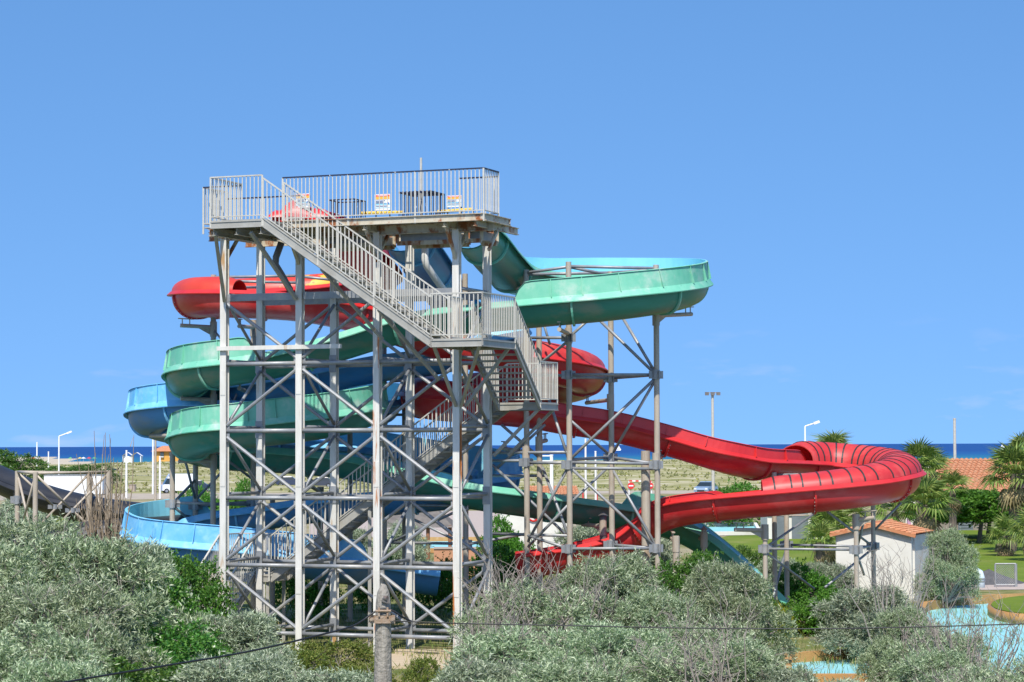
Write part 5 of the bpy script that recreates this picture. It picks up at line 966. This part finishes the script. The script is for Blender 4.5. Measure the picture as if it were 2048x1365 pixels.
def palm(px, cpy, Y, R, label, ng=26, nd=10, lean=0.0, rt=.2, base_z=0.0):
    c = P(px, cpy, Y); b = V(c.x - lean, c.y, base_z - .1); r = thing('fan_palm', b, label, 'palm'); m = MB(); k = 9; pts = []; rs = []
    for i in range(k + 1): f = i / k; pts.append(b.lerp(c, f) + V(lean * .25 * math.sin(f * 3.14), 0, 0)); rs.append(rt * (1.15 - .25 * f) * (1 + .1 * (i % 2)))
    m.path(pts, rs, 9); m.build('trunk', M['bark'], r)
    for i in range(ng + nd):
        dry = i >= ng; az = i * 2.39996 + rn.uniform(-.2, .2); f = (i / ng) if not dry else 1.0; el = math.radians(82 - 100 * f ** .9 + rn.uniform(-9, 9)) if not dry else math.radians(rn.uniform(-78, -45))
        o = bpy.data.objects.new('dry_frond' if dry else 'frond', (FD[i % 2] if dry else FG[i % 3])); col.objects.link(o); o.parent = r; o.location = c - b + V(0, 0, -.05 if not dry else -.25); o.rotation_euler = (rn.uniform(-.3, .3), -el, az); s = R * rn.uniform(.82, 1.1) * (1 if not dry else .85); o.scale = (s, s, s)
palm(1668, 908, 145, 1.75, 'fan palm whose crown rises behind the red slide hood'); palm(1838, 930, 140, 1.7, 'fan palm with a dry skirt behind the red bend', 26, 14); palm(1868, 945, 143, 1.5, 'fan palm leaning beside the tiled house', 22, 14, .4); palm(1905, 978, 135, 1.3, 'short fan palm below the tiled roof', 20, 8)
palm(1850, 1010, 118, 1.7, 'bushy fan palm with dry fronds beside the hut', 24, 14); palm(1790, 1022, 122, 1.6, 'bushy fan palm behind the hut roof', 22, 16); palm(1660, 1060, 112, 1.6, 'low fan palm behind the braced frame', 24, 6); palm(1690, 1035, 120, 1.6, 'fan palm between the hut and the beige building', 24, 8); palm(1640, 1085, 105, 1.1, 'small fan palm on the lawn under the red slide', 20, 2)
palm(2030, 948, 128, 2.0, 'tall fan palm with shaggy trunk beside the tiled house', 28, 14, .3, .26); palm(2012, 1072, 123, 1.25, 'young fan palm with a stout trunk on the lawn', 24, 6, 0, .22); palm(2062, 1060, 118, 1.3, 'leaning young palm at the lawn edge', 22, 8, -.4, .2); palm(1998, 1078, 127, .8, 'clump of yellowish palm leaves beside the young palm', 16, 4); palm(2046, 912, 150, 1.7, 'fan palm behind the tall shaggy one', 22, 6)
# bare dry stems by the beige frame
bs = thing('dead_bush', P(215, 1180, 70), 'tall bundle of bare brown stems beside the beige frame', 'shrub'); rg = random.Random(3); b0 = P(215, 1200, 70); b0.z = 0
for k in range(120):
    h = rg.uniform(2.0, 4.8) if k > 14 else rg.uniform(5.0, 6.4); dx = rg.gauss(0, .28); dy = rg.gauss(0, .3); bx = rg.gauss(0, .2); m = MB(); p0 = b0 + V(bx, rg.gauss(0, .2), -.05); m.path([p0, p0 + V(dx * .3, dy * .3, h * .4), p0 + V(dx * .8 + rg.gauss(0, .06), dy * .7, h * .75), p0 + V(dx * 1.2, dy, h)], [.03, .024, .016, .008], 4)
    for j in range(5): f = rg.uniform(.3, .95); q = p0 + V(dx * f, dy * f, h * f); m.path([q, q + V(rg.gauss(0, .14), rg.gauss(0, .14), rg.uniform(.15, .45))], [.013, .006], 3)
    m.build('stem', M['dry_twig'], bs)
# long bare twigs standing out of the front shrubs
for bi, (px, py, Y, n, sp, lb) in enumerate(((1040, 1180, 56, 26, .8, 'pale bare branches reaching up in front of the scaffold'), (1160, 1210, 54, 14, .9, 'pale bare branches standing above the broad silver shrub'), (1790, 1170, 62, 22, .7, 'thin bare twigs in front of the white hut'), (1930, 1290, 48, 24, .9, 'thin bare twigs in front of the turquoise pool'), (1440, 1330, 43, 16, .9, 'bare forked branches low under the thin cable'), (980, 1240, 52, 14, .7, 'bare twigs beside the last tower column'))):
    b0 = P(px, py, Y); zt = b0.z; b0.z = 0; r = thing('bare_branches', b0, lb, 'branches'); rg = random.Random(bi + 40)
    for k in range(n):
        x = rg.gauss(0, sp * .6); y = rg.gauss(0, .4); h = zt + rg.uniform(.1, 1.15); p0 = b0 + V(x * .4, y * .4, -.05); p1 = b0 + V(x * .8, y * .7, h * .55); p2 = b0 + V(x * 1.1 + rg.gauss(0, .12), y, h * .82); p3 = b0 + V(x * 1.2 + rg.gauss(0, .2), y, h); m = MB(); m.path([p0, p1, p2, p3], [.022, .016, .010, .004], 4)
        for j in range(7): f = rg.uniform(.2, 1); q = p1.lerp(p3, f); e = q + V(rg.gauss(0, .2), rg.gauss(0, .15), rg.uniform(.08, .5)); m.path([q, (q + e) / 2 + V(rg.gauss(0, .03), 0, 0), e], [.008, .006, .003], 3)
        m.build('branch', M['twig'], r)
# grass and dune scrub
def blades(name, X, Y, h, w, mt, rng, label):
    n = len(X); B = np.stack([X, Y, np.array([hgt(a, b) for a, b in zip(X, Y)])], 1); D = unit(np.stack([rng.normal(0, .35, n), rng.normal(0, .35, n), np.ones(n)], 1)); a = rng.uniform(0, 6.28, n)
    o = link(name, leaf_mesh(name, B, D, np.stack([np.cos(a), np.sin(a), 0 * a], 1), h * rng.uniform(.5, 1.4, n), w, mt)); return tag(o, label, 'grass', None, 'stuff')
rng = np.random.default_rng(11); n = 60000; Yv = rng.uniform(46, 125, n); Xv = rng.uniform(-.26, .26, n) * Yv; keep = ~((Xv / Yv > .075) & (Yv > 88)); cl = np.sin(Xv * 1.7) * np.sin(Yv * 1.3 + Xv) + rng.normal(0, .5, n); keep &= cl > -.35
blades('grass', Xv[keep], Yv[keep], .26, .012, M['grass'], rng, 'rough green and straw coloured grass under the slides')
n = 10000; Yv = rng.uniform(296, 620, n) ; Xv = rng.uniform(-.25, .25, n) * Yv; C = np.stack([Xv, Yv, np.array([hgt(a, b) for a, b in zip(Xv, Yv)])], 1)
cl = np.sin(Xv * .09) * np.sin(Yv * .05 + Xv * .03) + rng.normal(0, .6, n); C = C[cl > -.1]; Dr = unit(np.stack([rng.normal(0, .6, len(C)), rng.normal(0, .6, len(C)), np.full(len(C), .7)], 1))
M['scrub'] = leafmat('scrub', [(.17, .19, .07, 1), (.24, .24, .10, 1), (.32, .30, .14, 1), (.37, .34, .07, 1)], .4, .8, .1)
B, D, Wv, Ln, Wd = sprigs(C, Dr, rng, .25, 6, .36, .1); tag(link('dune_scrub', leaf_mesh('dune_scrub', B, D, Wv, Ln, Wd, M['scrub'])), 'low grey-green scrub covering the dunes', 'scrub', None, 'stuff')
